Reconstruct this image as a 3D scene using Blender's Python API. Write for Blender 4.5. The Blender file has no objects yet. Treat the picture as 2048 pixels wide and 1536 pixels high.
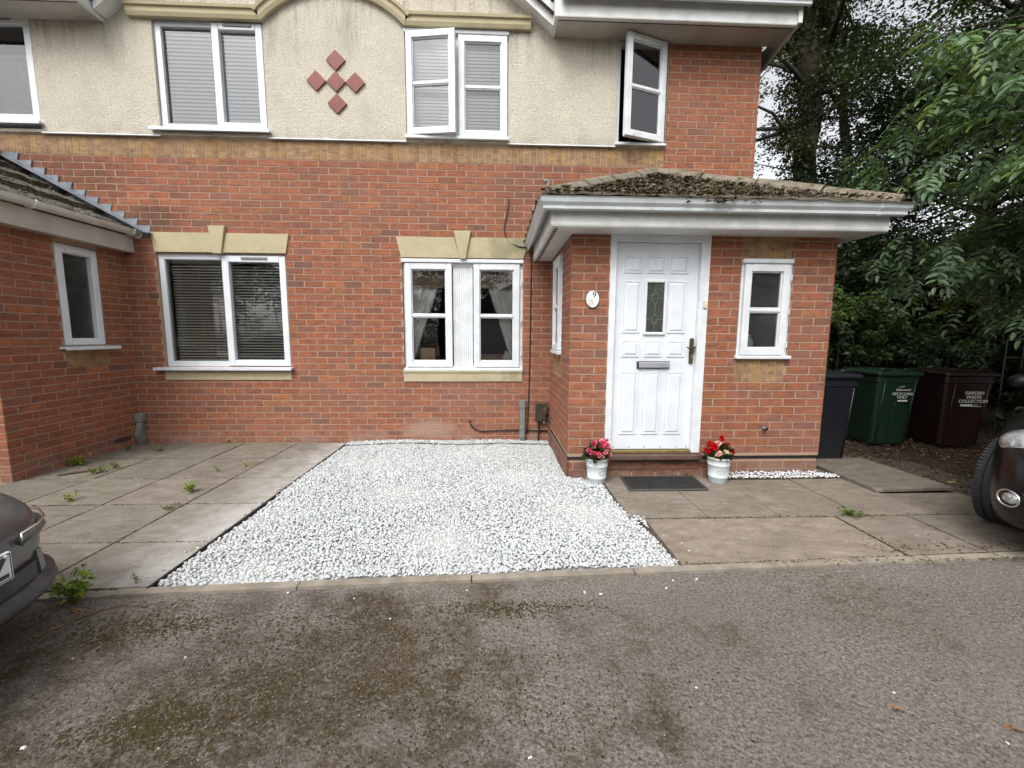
import bpy, bmesh, math, random
import numpy as np
from mathutils import Vector, Matrix
random.seed(7); rng = np.random.default_rng(7)
R = math.radians
S = bpy.context.scene
COL = S.collection

# ---------------------------------------------------------------- camera
cam_d = bpy.data.cameras.new("camera"); cam = bpy.data.objects.new("camera", cam_d); COL.objects.link(cam)
F, CX, CY, CZ, YAW, PIT, ROL = 823.356, 4.04669, -5.06245, 1.32073, 0.0418877, 0.1169977, 0.0051841
fw = Vector((math.sin(YAW)*math.cos(PIT), math.cos(YAW)*math.cos(PIT), -math.sin(PIT)))
rt = Vector((math.cos(YAW), -math.sin(YAW), 0)); up = rt.cross(fw)
r2 = rt*math.cos(ROL)+up*math.sin(ROL); u2 = -rt*math.sin(ROL)+up*math.cos(ROL)
cam.matrix_world = Matrix(((r2.x, u2.x, -fw.x, CX), (r2.y, u2.y, -fw.y, CY), (r2.z, u2.z, -fw.z, CZ), (0, 0, 0, 1)))
cam_d.sensor_width = 36; cam_d.lens = F/2048*36; cam_d.clip_start = 0.05; cam_d.clip_end = 2000
S.camera = cam

# ---------------------------------------------------------------- sky, sun, exposure
SUN_EL, SUN_AZ = R(52), R(205)      # azimuth: clockwise from +y
W = bpy.data.worlds.new("World"); S.world = W; W.use_nodes = True
nt = W.node_tree; nt.nodes.clear()
sky = nt.nodes.new('ShaderNodeTexSky'); sky.sky_type = 'NISHITA'; sky.sun_disc = False
sky.sun_elevation = SUN_EL; sky.sun_rotation = SUN_AZ; sky.dust_density = 4; sky.air_density = 1.0
hs = nt.nodes.new('ShaderNodeHueSaturation'); hs.inputs['Saturation'].default_value = 0.16
bg = nt.nodes.new('ShaderNodeBackground'); bg.inputs['Strength'].default_value = 0.15
wo = nt.nodes.new('ShaderNodeOutputWorld')
nt.links.new(sky.outputs[0], hs.inputs['Color']); nt.links.new(hs.outputs[0], bg.inputs['Color']); nt.links.new(bg.outputs[0], wo.inputs['Surface'])
sl = bpy.data.lights.new("sun", 'SUN'); sl.energy = 0.8; sl.angle = R(25); sl.color = (1.0, 0.96, 0.9)
so = bpy.data.objects.new("sun", sl); COL.objects.link(so)
sd = Vector((math.sin(SUN_AZ)*math.cos(SUN_EL), math.cos(SUN_AZ)*math.cos(SUN_EL), math.sin(SUN_EL)))
so.rotation_euler = sd.to_track_quat('Z', 'Y').to_euler(); so.location = (0, -10, 20)
S.view_settings.view_transform = 'Standard'; S.view_settings.look = 'None'
S.view_settings.gamma = 1; S.view_settings.exposure = 0.95
S.render.engine = 'CYCLES'
S.cycles.max_bounces = 7; S.cycles.diffuse_bounces = 3; S.cycles.glossy_bounces = 3
S.cycles.transparent_max_bounces = 12; S.cycles.transmission_bounces = 6
S.cycles.caustics_reflective = False; S.cycles.caustics_refractive = False

# ---------------------------------------------------------------- materials
class NT:
    def __init__(s, name):
        s.m = bpy.data.materials.new(name); s.m.use_nodes = True; s.t = s.m.node_tree
        s.p = s.t.nodes['Principled BSDF']; s.out = s.t.nodes['Material Output']
        s.tc = s.n('ShaderNodeTexCoord').outputs['Object']
    def n(s, typ, **kw):
        x = s.t.nodes.new(typ)
        for k, v in kw.items():
            if hasattr(x, k): setattr(x, k, v)
        return x
    def L(s, a, b): s.t.links.new(a, b)
    def set(s, sock, v):
        if hasattr(v, 'is_linked'): s.L(v, sock)
        else: sock.default_value = v
    def mapping(s, scale, rot=(0, 0, 0), src=None):
        x = s.n('ShaderNodeMapping'); s.L(src or s.tc, x.inputs[0]); x.inputs['Scale'].default_value = scale; x.inputs['Rotation'].default_value = rot
        return x.outputs[0]
    def noise(s, scale, detail=4, rough=.55, vec=None, dist=0):
        x = s.n('ShaderNodeTexNoise'); s.L(vec or s.tc, x.inputs['Vector']); x.inputs['Scale'].default_value = scale
        x.inputs['Detail'].default_value = detail; x.inputs['Roughness'].default_value = rough; x.inputs['Distortion'].default_value = dist
        return x.outputs['Fac']
    def vor(s, scale, vec=None, out='Distance', feature='F1'):
        x = s.n('ShaderNodeTexVoronoi', feature=feature); s.L(vec or s.tc, x.inputs['Vector']); x.inputs['Scale'].default_value = scale
        return x.outputs[out]
    def ramp(s, fac, stops, interp='LINEAR'):
        x = s.n('ShaderNodeValToRGB'); s.L(fac, x.inputs[0]); cr = x.color_ramp; cr.interpolation = interp
        while len(cr.elements) < len(stops): cr.elements.new(.5)
        for e, (p, c) in zip(cr.elements, stops):
            e.position = p; e.color = (c[0], c[1], c[2], 1) if isinstance(c, (tuple, list)) else (c, c, c, 1)
        return x.outputs[0]
    def mix(s, fac, a, b, mode='MIX'):
        x = s.n('ShaderNodeMix', data_type='RGBA', blend_type=mode)
        s.set(x.inputs[0], fac)
        for i, v in ((6, a), (7, b)):
            if isinstance(v, (tuple, list)): v = (v[0], v[1], v[2], 1)
            s.set(x.inputs[i], v)
        return x.outputs[2]
    def math(s, op, a, b=0.0):
        x = s.n('ShaderNodeMath', operation=op); s.set(x.inputs[0], a); s.set(x.inputs[1], b); return x.outputs[0]
    def sep(s, src=None):
        x = s.n('ShaderNodeSeparateXYZ'); s.L(src or s.tc, x.inputs[0]); return x.outputs
    def attr(s, nm='tint'):
        x = s.n('ShaderNodeAttribute', attribute_name=nm); return x.outputs['Color']
    def bump(s, h, strength=.3, dist=.01):
        x = s.n('ShaderNodeBump'); s.L(h, x.inputs['Height']); x.inputs['Strength'].default_value = strength; x.inputs['Distance'].default_value = dist
        s.L(x.outputs[0], s.p.inputs['Normal']); return x
    def done(s, col=None, rough=None, metal=None, spec=None):
        if col is not None: s.set(s.p.inputs['Base Color'], (col[0], col[1], col[2], 1) if isinstance(col, (tuple, list)) else col)
        if rough is not None: s.set(s.p.inputs['Roughness'], rough)
        if metal is not None: s.p.inputs['Metallic'].default_value = metal
        if spec is not None: s.p.inputs['Specular IOR Level'].default_value = spec
        return s.m

def simple(name, c, c2=None, scale=20, rough=.5, bump=0, bscale=None, metal=0, spec=.5, grime=None, lo=.4, hi=.6):
    n = NT(name); col = c
    if c2: col = n.mix(n.ramp(n.noise(scale, 6), [(lo, 0), (hi, 1)]), c, c2)
    if grime:
        gm = n.ramp(n.noise(grime[1], 8, .7), [(grime[2], 0), (grime[2]+.12, 1)])
        col = n.mix(gm, col, grime[0])
    if bump: n.bump(n.noise(bscale or scale*3, 5), bump)
    return n.done(col, rough, metal, spec)

def wet(m): return m
# brick
n = NT('brick'); tint = n.attr()
blot = n.ramp(n.noise(9, 3, .5, n.mapping((1, 1, 2.2))), [(.42, 0), (.62, 1)])
col = n.mix(n.math('MULTIPLY', blot, .55), tint, (.14, .082, .066))
st = n.noise(1, 5, .62, n.mapping((15, 15, 75), (0, .12, 0)), 1.6)
streak = n.ramp(st, [(.56, 0), (.63, 1)])
col = n.mix(n.math('MULTIPLY', streak, .8), col, (.055, .026, .02))
hl = n.ramp(n.noise(1, 5, .6, n.mapping((30, 30, 160), (0, .1, 0)), .8), [(.58, 0), (.70, 1)])
col = n.mix(n.math('MULTIPLY', hl, .35), col, (.42, .19, .12))
col = n.mix(n.math('MULTIPLY', n.ramp(n.noise(160, 2), [(.5, 0), (.75, 1)]), .25), col, (.34, .2, .15))
xyz = n.sep()
low = n.ramp(xyz[2], [(0.0, 1), (.22, 0)])
eff = n.math('MULTIPLY', low, n.ramp(n.noise(5, 6, .7), [(.42, 0), (.6, 1)]))
col = n.mix(n.math('MULTIPLY', eff, .55), col, (.34, .28, .25))
big = n.ramp(n.noise(.9, 5, .6), [(.42, 0), (.66, 1)])
col = n.mix(n.math('MULTIPLY', big, .22), col, (.30, .17, .12))
def blob(cx_, cz_, rx, rz, amt, colr, c0, sc=11):
    a = n.math('DIVIDE', n.math('SUBTRACT', xyz[0], cx_), rx); b = n.math('DIVIDE', n.math('SUBTRACT', xyz[2], cz_), rz)
    d = n.math('SQRT', n.math('ADD', n.math('MULTIPLY', a, a), n.math('MULTIPLY', b, b)))
    f = n.ramp(n.math('ADD', d, n.math('MULTIPLY', n.math('SUBTRACT', n.noise(sc, 7, .75), .5), 1.3)), [(.45, 1), (1.0, 0)])
    return n.mix(n.math('MULTIPLY', f, amt), c0, colr)
for (bx, bz, rx, rz, amt, cc_) in ((-.55, 3.05, .55, .30, .5, (.075, .045, .035)), (.15, 2.62, .45, .22, .6, (.07, .045, .035)), (-1.2, 3.2, .5, .2, .5, (.07, .045, .035)), (4.45, 2.9, .5, .55, .30, (.12, .065, .05)), (3.9, .55, .75, .30, .35, (.22, .12, .10)), (3.25, .16, .42, .15, .35, (.44, .37, .33)), (6.9, .3, .5, .35, .35, (.22, .13, .10)), (4.6, 1.3, .14, 1.2, .25, (.12, .075, .055))):
    col = blob(bx, bz, rx, rz, amt, cc_, col)
n.bump(n.math('ADD', n.math('MULTIPLY', st, 1.5), n.noise(90, 4)), .55, .004)
BRICK = n.done(col, .92, spec=.25)
n = NT('mortar')
col = n.mix(n.noise(25, 5), (.41, .28, .20), (.34, .235, .17))
col = n.mix(n.math('MULTIPLY', n.ramp(n.noise(3, 5, .7), [(.5, 0), (.65, 1)]), .35), col, (.33, .24, .18))
n.bump(n.noise(140, 3), .5, .003)
MORTAR = n.done(col, .95, spec=.2)
# render (pebbledash)
n = NT('roughcast_render')
v = n.vor(130); fine = n.noise(170, 3)
col = n.mix(n.ramp(n.noise(62, 5, .75), [(.38, 0), (.60, 1)]), (.63, .575, .465), (.87, .815, .69))
col = n.mix(n.math('MULTIPLY', n.ramp(n.noise(1.6, 7, .65), [(.48, 0), (.72, 1)]), .35), col, (.42, .36, .32))
x = n.sep()
stn = n.ramp(n.noise(1, 6, .7, n.mapping((9, 9, .8))), [(.5, 0), (.68, 1)])
topm = n.ramp(n.math('DIVIDE', x[2], 5.0), [(.84, 0), (.935, 1)])
col = n.mix(n.math('MULTIPLY', n.math('MULTIPLY', stn, topm), .55), col, (.2, .18, .15))
botm = n.ramp(n.math('DIVIDE', x[2], 5.0), [(.70, 1), (.728, 0)])
col = n.mix(n.math('MULTIPLY', n.math('MULTIPLY', botm, n.ramp(n.noise(7, 5), [(.4, 0), (.6, 1)])), .5), col, (.34, .31, .26))
n.bump(n.math('ADD', n.math('MULTIPLY', n.noise(75, 4, .7), 1.4), v), 1.0, .012)
RENDER = n.done(col, .95, spec=.2)
# cast stone
n = NT('cast_stone')
col = n.mix(n.noise(4, 6), (.50, .43, .275), (.42, .365, .24))
x = n.sep()
mold = n.math('MULTIPLY', n.ramp(n.noise(2.3, 7, .65), [(.47, 0), (.62, 1)]), n.ramp(n.math('DIVIDE', x[0], 10), [(.36, .12), (.43, 1)]))
col = n.mix(n.math('MULTIPLY', mold, .7), col, (.15, .14, .08))
col = n.mix(n.math('MULTIPLY', n.ramp(n.noise(14, 6, .7), [(.55, 0), (.7, 1)]), .3), col, (.22, .19, .12))
n.bump(n.noise(160, 4), .3, .002); STONE = n.done(col, .85, spec=.25)
UPVC = simple('white_upvc', (.74, .78, .82), (.68, .72, .76), 3, .28, .02, 12)
TIMBER = simple('white_painted_timber', (.73, .76, .79), (.64, .67, .69), 7, .45, .12, 60, grime=((.34, .33, .28), 24, .67))
DOORP = simple('white_painted_door', (.71, .75, .79), (.65, .69, .73), 5, .38, .05, 40, grime=((.50, .51, .48), 26, .67))
PLASTIC = simple('weathered_white_plastic', (.74, .75, .74), (.62, .63, .61), 6, .42, .06, 40, grime=((.22, .22, .17), 16, .68))
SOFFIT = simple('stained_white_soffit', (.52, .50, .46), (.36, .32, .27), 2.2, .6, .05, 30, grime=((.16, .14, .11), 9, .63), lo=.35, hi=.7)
GUTTER = simple('grey_white_gutter', (.56, .60, .61), (.48, .51, .51), 3, .33, .03, 30, grime=((.26, .26, .21), 14, .64))
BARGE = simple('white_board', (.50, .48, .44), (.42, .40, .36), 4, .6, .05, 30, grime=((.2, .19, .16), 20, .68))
VENT = simple('vent_strip', (.06, .05, .045), rough=.9)
DIAM = simple('terracotta_tile', (.22, .052, .035), (.17, .045, .034), 12, .55, .1, 80)
LEAD = simple('lead_flashing', (.16, .19, .22), (.25, .28, .31), 9, .5, .25, 25, metal=.25, grime=((.09, .09, .09), 12, .62))
BLACK = simple('black_plastic', (.012, .012, .012), rough=.5)
DARK = simple('dark_void', (.015, .015, .014), rough=.9)
GREYPL = simple('grey_plastic_pipe', (.17, .18, .17), (.22, .23, .21), 8, .5, .05, 30)
BRASS = simple('brass', (.45, .33, .12), (.3, .22, .09), 20, .35, .05, 40, metal=.8)
OLDBRASS = simple('antique_brass', (.11, .085, .04), (.16, .12, .06), 20, .4, metal=.7)
CHROME = simple('chrome', (.75, .75, .75), rough=.12, metal=1)
STEEL = simple('brushed_letterbox', (.62, .65, .68), (.5, .53, .56), 4, .25, metal=.6)
CERAMIC = simple('glazed_ceramic', (.78, .78, .74), rough=.15)
NAVY = simple('navy_glaze', (.012, .02, .07), rough=.2)
LEAFGR = simple('painted_sprig', (.12, .2, .05), (.35, .3, .05), 90, .3)
STEPT = simple('quarry_tile_step', (.085, .047, .037), (.12, .075, .058), 9, .5, .15, 60)
WOODC = simple('pine_wood', (.50, .33, .17), (.42, .26, .12), 14, .5)
DARKW = simple('dark_wood', (.09, .05, .03), (.06, .035, .02), 14, .5)
CREAM = simple('cream_paint', (.62, .60, .48), rough=.5)
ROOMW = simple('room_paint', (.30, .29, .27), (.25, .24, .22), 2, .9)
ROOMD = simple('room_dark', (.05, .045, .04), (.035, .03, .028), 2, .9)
CURT = simple('grey_white_curtain', (.84, .86, .82), (.76, .78, .74), 20, .9)
BLIND = simple('white_blind', (.88, .91, .94), rough=.5)
BLINDC = simple('cream_blind', (.80, .77, .68), rough=.5)
BAMB = simple('bamboo_blind', (.36, .27, .19), (.2, .15, .1), 40, .7)
POTM = simple('pale_enamel', (.60, .66, .68), (.54, .60, .62), 5, .3, .03, 30, grime=((.46, .49, .49), 40, .74))
POTG = simple('embossed_shadow', (.40, .45, .47), rough=.4)
SOIL = simple('potting_soil', (.03, .02, .013), (.06, .04, .025), 60, .95, .5, 90)
RUBBER = simple('doormat_rubber', (.012, .012, .012), (.03, .029, .028), 60, .7, .5, 120)
BARK = simple('bark', (.022, .018, .013), (.055, .046, .033), 9, .95, .9, 14, grime=((.03, .045, .015), 6, .52))
TWIG = simple('dry_twig', (.22, .15, .09), (.12, .08, .05), 30, .9, .3, 60)
KERB = simple('concrete_kerb', (.28, .245, .2), (.2, .175, .14), 8, .9, .4, 70, grime=((.09, .08, .055), 12, .62))
TYRE = simple('tyre_rubber', (.022, .023, .025), (.035, .036, .038), 30, .75, .2, 80)
TILEBACK = simple('roof_tile_back', (.10, .08, .06), (.07, .055, .045), 6, .9)  # plain mottled brown of the garage roof
n = NT('mossy_roof_tiles')
col = n.mix(n.ramp(n.noise(14, 7, .7), [(.4, 0), (.6, 1)]), (.10, .075, .055), (.20, .165, .125))
col = n.mix(n.ramp(n.noise(60, 4, .6), [(.55, 0), (.66, 1)]), col, (.32, .28, .22))
col = n.mix(n.math('MULTIPLY', n.ramp(n.noise(7, 7, .7), [(.47, 0), (.6, 1)]), .8), col, (.045, .042, .018))
n.bump(n.noise(45, 7, .7), 1.0, .02); TILE = n.done(col, .95, spec=.2)
n = NT('grey_roof_tiles')
col = n.mix(n.ramp(n.noise(16, 7, .7, n.mapping((3, .6, 1))), [(.4, 0), (.6, 1)]), (.075, .068, .058), (.19, .175, .155))
col = n.mix(n.math('MULTIPLY', n.ramp(n.noise(7, 7, .7), [(.5, 0), (.62, 1)]), .7), col, (.04, .038, .022))
n.bump(n.noise(45, 7, .7), .8, .012); TILE2 = n.done(col, .95, spec=.2)
n = NT('ridge_tile')
col = n.mix(n.ramp(n.noise(18, 7, .7), [(.4, 0), (.62, 1)]), (.16, .13, .10), (.27, .235, .185))
col = n.mix(n.ramp(n.noise(9, 7, .7), [(.5, 0), (.62, 1)]), col, (.07, .065, .035))
n.bump(n.noise(60, 5, .7), .7, .01); RIDGE = n.done(col, .95, spec=.2)
n = NT('moss'); tt = n.attr(); n.bump(n.noise(120, 4), .6, .01); MOSS = n.done(n.mix(n.noise(80, 3), tt, (.05, .045, .02)), .95, spec=.1)
# tarmac
n = NT('tarmac')
base = n.mix(n.ramp(n.noise(70, 6, .85), [(.40, 0), (.60, 1)]), (.052, .045, .041), (.35, .318, .275))
base = n.mix(n.ramp(n.noise(230, 2, .6), [(.60, 0), (.70, 1)]), base, (.42, .38, .33))
base = n.mix(n.math('MULTIPLY', n.ramp(n.noise(.55, 5, .6), [(.42, 0), (.62, 1)]), .45), base, (.17, .145, .13))
x = n.sep()
dx = n.math('DIVIDE', n.math('SUBTRACT', x[0], 3.2), 1.5); dy = n.math('DIVIDE', n.math('ADD', x[1], 3.65), .8)
dd = n.math('SQRT', n.math('ADD', n.math('MULTIPLY', dx, dx), n.math('MULTIPLY', dy, dy)))
patch = n.math('ADD', n.math('SUBTRACT', 1.0, n.math('MULTIPLY', dd, .55)), n.math('MULTIPLY', n.math('SUBTRACT', n.noise(2.2, 8, .72), .5), 2.6))
mossf = n.math('MULTIPLY', n.ramp(patch, [(.50, 0), (.85, 1)]), n.ramp(n.noise(26, 6, .8), [(.32, 0), (.52, 1)]))
mossc = n.mix(n.ramp(n.noise(60, 4, .7), [(.35, 0), (.65, 1)]), (.024, .018, .008), (.092, .062, .025))
base = n.mix(n.math('MULTIPLY', mossf, .9), base, mossc)
m2 = n.math('MULTIPLY', n.ramp(n.noise(1.1, 8, .75, n.mapping((1, 1.7, 1), (0, 0, .6))), [(.50, 0), (.66, 1)]), n.ramp(n.noise(30, 6, .8), [(.42, 0), (.56, 1)]))
base = n.mix(n.math('MULTIPLY', m2, .75), base, mossc)
lilac = n.ramp(n.noise(.8, 4, .6, n.mapping((1, 1, 1), (0, 0, 2))), [(.5, 0), (.66, 1)])
base = n.mix(n.math('MULTIPLY', lilac, .25), base, (.27, .245, .26))
warm = n.ramp(n.noise(.7, 5, .6, n.mapping((1, 1, 1), (0, 0, 4))), [(.5, 0), (.64, 1)])
base = n.mix(n.math('MULTIPLY', warm, .22), base, (.22, .175, .14))
dm = n.ramp(n.math('ADD', n.math('DIVIDE', n.math('SUBTRACT', 2.6, x[0]), 3), n.math('MULTIPLY', n.noise(3, 5), .4)), [(.35, 0), (.75, 1)])
base = n.mix(n.math('MULTIPLY', dm, .55), base, (.045, .034, .025))
n.bump(n.math('ADD', n.noise(95, 5, .75), n.math('MULTIPLY', n.vor(60), .6)), 1.0, .012)
TARMAC = n.done(base, .95, spec=.2)
# slabs
n = NT('paving_slabs'); tint = n.attr()
col = n.mix(n.ramp(n.noise(5, 8, .7, n.mapping((1, 2.2, 1), (0, 0, .5))), [(.35, 0), (.68, 1)]), tint, n.mix(1.0, tint, (.48, .45, .40), 'MULTIPLY'))
col = n.mix(n.math('MULTIPLY', n.ramp(n.noise(9, 7, .7, n.mapping((1, 1.6, 1), (0, 0, 1))), [(.57, 0), (.70, 1)]), .42), col, (.42, .39, .35))
col = n.mix(n.math('MULTIPLY', n.ramp(n.noise(2.2, 5), [(.48, 0), (.66, 1)]), .4), col, (.105, .088, .060))
col = n.mix(n.ramp(n.noise(38, 3, .5), [(.66, 0), (.70, 1)]), col, (.06, .045, .03))
col = n.mix(n.math('MULTIPLY', n.ramp(n.noise(120, 3, .7), [(.4, 0), (.62, 1)]), .3), col, (.34, .31, .27))
sx = n.sep(); near = n.ramp(n.math('ABSOLUTE', n.math('SUBTRACT', sx[0], 2.35)), [(.12, 1), (.75, 0)])
dust = n.math('MULTIPLY', near, n.ramp(n.noise(2.6, 7, .7, n.mapping((1, .7, 1))), [(.36, 0), (.62, 1)])); col = n.mix(n.math('MULTIPLY', dust, .8), col, (.46, .45, .43))
n.bump(n.noise(28, 8, .7, n.mapping((1, 2.5, 1), (0, 0, .5))), .35, .01); SLAB = n.done(col, .9, spec=.25)
n = NT('white_pebbles'); tint = n.attr(); n.bump(n.noise(120, 3), .25, .003)
PEB = n.done(n.mix(n.noise(60, 4), tint, n.mix(1.0, tint, (.86, .87, .87), 'MULTIPLY')), .6, spec=.35)
n = NT('chips'); tint = n.attr(); CHIP = n.done(tint, .9, spec=.2)
n = NT('woodland_soil')
col = n.mix(n.ramp(n.noise(30, 6, .7), [(.4, 0), (.6, 1)]), (.035, .024, .016), (.085, .058, .038))
n.bump(n.noise(40, 5, .7), 1, .02); SOILG = n.done(col, .95, spec=.15)

def leafmat(name, trans=.35, rough=.45):
    n = NT(name); tint = n.attr()
    n.done(tint, rough, spec=.4)
    tr = n.n('ShaderNodeBsdfTranslucent'); n.L(n.mix(1.0, tint, (1.3, 1.4, .6), 'MULTIPLY'), tr.inputs[0])
    mx = n.n('ShaderNodeMixShader'); mx.inputs[0].default_value = trans
    n.L(n.p.outputs[0], mx.inputs[1]); n.L(tr.outputs[0], mx.inputs[2]); n.L(mx.outputs[0], n.out.inputs[0])
    return n.m
LEAF = leafmat('foliage'); PETAL = leafmat('petal', .3, .5)

def glass(name, tint=(.97, .985, .98), rough=0.0, refl=1.0, bump=0):
    n = NT(name); t = n.t
    gl = n.n('ShaderNodeBsdfGlossy'); gl.inputs['Roughness'].default_value = rough; gl.inputs['Color'].default_value = (refl, refl, refl, 1)
    tr = n.n('ShaderNodeBsdfTransparent'); tr.inputs[0].default_value = (*tint, 1)
    fr = n.n('ShaderNodeFresnel'); fr.inputs['IOR'].default_value = 1.6
    mp = n.math('MULTIPLY', fr.outputs[0], 1.7)
    if bump:
        b = n.n('ShaderNodeBump'); n.L(n.noise(4, 3), b.inputs['Height']); b.inputs['Strength'].default_value = bump; n.L(b.outputs[0], gl.inputs['Normal'])
    mx = n.n('ShaderNodeMixShader'); n.L(mp, mx.inputs[0]); n.L(tr.outputs[0], mx.inputs[1]); n.L(gl.outputs[0], mx.inputs[2]); n.L(mx.outputs[0], n.out.inputs[0])
    return n.m
GLASS = glass('window_glass', bump=.02)
def frosted(name, c, c2, thru=.35):
    n = NT(name)
    col = n.mix(n.ramp(n.noise(2.5, 2), [(.35, 0), (.65, 1)]), c, c2)
    n.bump(n.noise(1, 4, .6, n.mapping((60, 60, 28)), 2.0), .9, .01)
    n.done(col, .12, spec=.55); tr = n.n('ShaderNodeBsdfTransparent'); tr.inputs[0].default_value = (.8, .85, .82, 1)
    mx = n.n('ShaderNodeMixShader'); mx.inputs[0].default_value = thru; n.L(n.p.outputs[0], mx.inputs[1]); n.L(tr.outputs[0], mx.inputs[2]); n.L(mx.outputs[0], n.out.inputs[0])
    return n.m
FROST = frosted('obscured_glass', (.012, .013, .012), (.05, .055, .048))
FROST2 = frosted('obscured_glass_pale', (.02, .028, .025), (.13, .15, .12))
LEADED = frosted('leaded_glass', (.02, .024, .02), (.05, .055, .045), 0)
def carpaint(name, c, rough=.25):
    n = NT(name); n.done(n.mix(n.ramp(n.noise(8, 6, .7), [(.45, 0), (.7, 1)]), c, tuple(v*1.35+.003 for v in c)), rough, spec=.3)
    n.p.inputs['Coat Weight'].default_value = .3; n.p.inputs['Coat Roughness'].default_value = .12
    return n.m
PAINTG = carpaint('grey_car_paint', (.075, .076, .076), .34)
PAINTB = carpaint('black_car_paint', (.006, .0055, .0055), .3)
CARGLASS = simple('car_glass', (.01, .012, .013), rough=.05)
LAMPG = simple('headlamp_lens', (.30, .32, .34), (.6, .62, .64), 10, .06, metal=.6)

# ---------------------------------------------------------------- mesh builder
class MB:
    def __init__(s, M=None):
        s.v = []; s.f = []; s.c = []; s.mi = []; s.M = M or Matrix.Identity(4); s.cur = (1, 1, 1); s.m = 0; s.flip = s.M.determinant() < 0
    def poly(s, pts, raw=False):
        b = len(s.v); s.v += [tuple(p) if raw else tuple(s.M @ Vector(p)) for p in pts]
        ix = list(range(b, b+len(pts))); s.f.append(ix[::-1] if s.flip else ix); s.c.append(s.cur); s.mi.append(s.m)
    def mesh(s, vs, fs):
        b = len(s.v); s.v += [tuple(s.M @ Vector(p)) for p in vs]
        for f in fs:
            ix = [b+i for i in f]; s.f.append(ix[::-1] if s.flip else ix); s.c.append(s.cur); s.mi.append(s.m)
    def box(s, a, b, skip=()):
        x0, y0, z0 = a; x1, y1, z1 = b
        if x0 > x1: x0, x1 = x1, x0
        if y0 > y1: y0, y1 = y1, y0
        if z0 > z1: z0, z1 = z1, z0
        v = [(x0, y0, z0), (x1, y0, z0), (x1, y1, z0), (x0, y1, z0), (x0, y0, z1), (x1, y0, z1), (x1, y1, z1), (x0, y1, z1)]
        s.mesh(v, [(0, 3, 2, 1), (4, 5, 6, 7), (0, 1, 5, 4), (1, 2, 6, 5), (2, 3, 7, 6), (3, 0, 4, 7)])
    def tube(s, pts, r, seg=8, cap=True):
        pts = [Vector(p) for p in pts]; rs = r if isinstance(r, (list, tuple)) else [r]*len(pts)
        vs = []; fs = []; prev = None
        for i, p in enumerate(pts):
            d = (pts[min(i+1, len(pts)-1)]-pts[max(i-1, 0)])
            if d.length < 1e-9: d = Vector((0, 0, 1))
            d.normalize()
            if prev is None:
                a = Vector((0, 0, 1)) if abs(d.z) < .9 else Vector((1, 0, 0)); prev = (a-d*a.dot(d)).normalized()
            else:
                prev = (prev-d*prev.dot(d)).normalized()
            q = d.cross(prev)
            for k in range(seg):
                t = 2*math.pi*k/seg; vs.append(p+(prev*math.cos(t)+q*math.sin(t))*rs[i])
        for i in range(len(pts)-1):
            for k in range(seg):
                a = i*seg+k; b = i*seg+(k+1) % seg; fs.append((a, b, b+seg, a+seg))
        if cap: fs.append(tuple(range(seg))[::-1]); fs.append(tuple(range((len(pts)-1)*seg, len(pts)*seg)))
        s.mesh(vs, fs)
    def lathe(s, prof, c=(0, 0, 0), seg=28, axis='z', sy=1.0):
        vs = []; fs = []
        for (r, h) in prof:
            for k in range(seg):
                t = 2*math.pi*k/seg; a, b = r*math.cos(t), r*math.sin(t)*sy
                vs.append((c[0]+a, c[1]+b, c[2]+h) if axis == 'z' else (c[0]+a, c[1]+h, c[2]+b) if axis == 'y' else (c[0]+h, c[1]+a, c[2]+b))
        for i in range(len(prof)-1):
            for k in range(seg):
                a = i*seg+k; b = i*seg+(k+1) % seg; fs.append((a, b, b+seg, a+seg))
        s.mesh(vs, fs)
    def prism(s, poly2, y0, y1, plane='xz'):
        def P(p, y): return (p[0], y, p[1]) if plane == 'xz' else (p[0], p[1], y) if plane == 'xy' else (y, p[0], p[1])
        k = len(poly2); vs = [P(p, y0) for p in poly2]+[P(p, y1) for p in poly2]
        s.mesh(vs, [tuple(range(k)), tuple(range(k, 2*k))[::-1]]+[(i, i+k, (i+1) % k+k, (i+1) % k) for i in range(k)])
    def build(s, name, mats, parent=None, smooth=False, bevel=0, recalc=False, org=(0, 0, 0)):
        if not isinstance(mats, (list, tuple)): mats = [mats]
        me = bpy.data.meshes.new(name)
        o = Vector(org)
        me.from_pydata([tuple(Vector(v)-o) for v in s.v], [], s.f)
        for m in mats: me.materials.append(m)
        if any(s.mi): me.polygons.foreach_set('material_index', s.mi)
        a = me.color_attributes.new('tint', 'FLOAT_COLOR', 'CORNER')
        ls = np.array([len(f) for f in s.f]); cc = np.repeat(np.array([(*c, 1) for c in s.c], dtype=np.float32), ls, axis=0)
        a.data.foreach_set('color', cc.ravel())
        if recalc:
            bm = bmesh.new(); bm.from_mesh(me); bmesh.ops.remove_doubles(bm, verts=bm.verts, dist=1e-5); bmesh.ops.recalc_face_normals(bm, faces=bm.faces); bm.to_mesh(me); bm.free()
        if smooth: me.polygons.foreach_set('use_smooth', [True]*len(me.polygons))
        me.update()
        ob = bpy.data.objects.new(name, me); COL.objects.link(ob)
        if parent: ob.parent = parent
        if parent is None or any(org): ob.location = o
        if bevel:
            m = ob.modifiers.new('bevel', 'BEVEL'); m.width = bevel; m.segments = 2; m.limit_method = 'ANGLE'; m.angle_limit = R(40); m.harden_normals = False
        return ob

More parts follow.
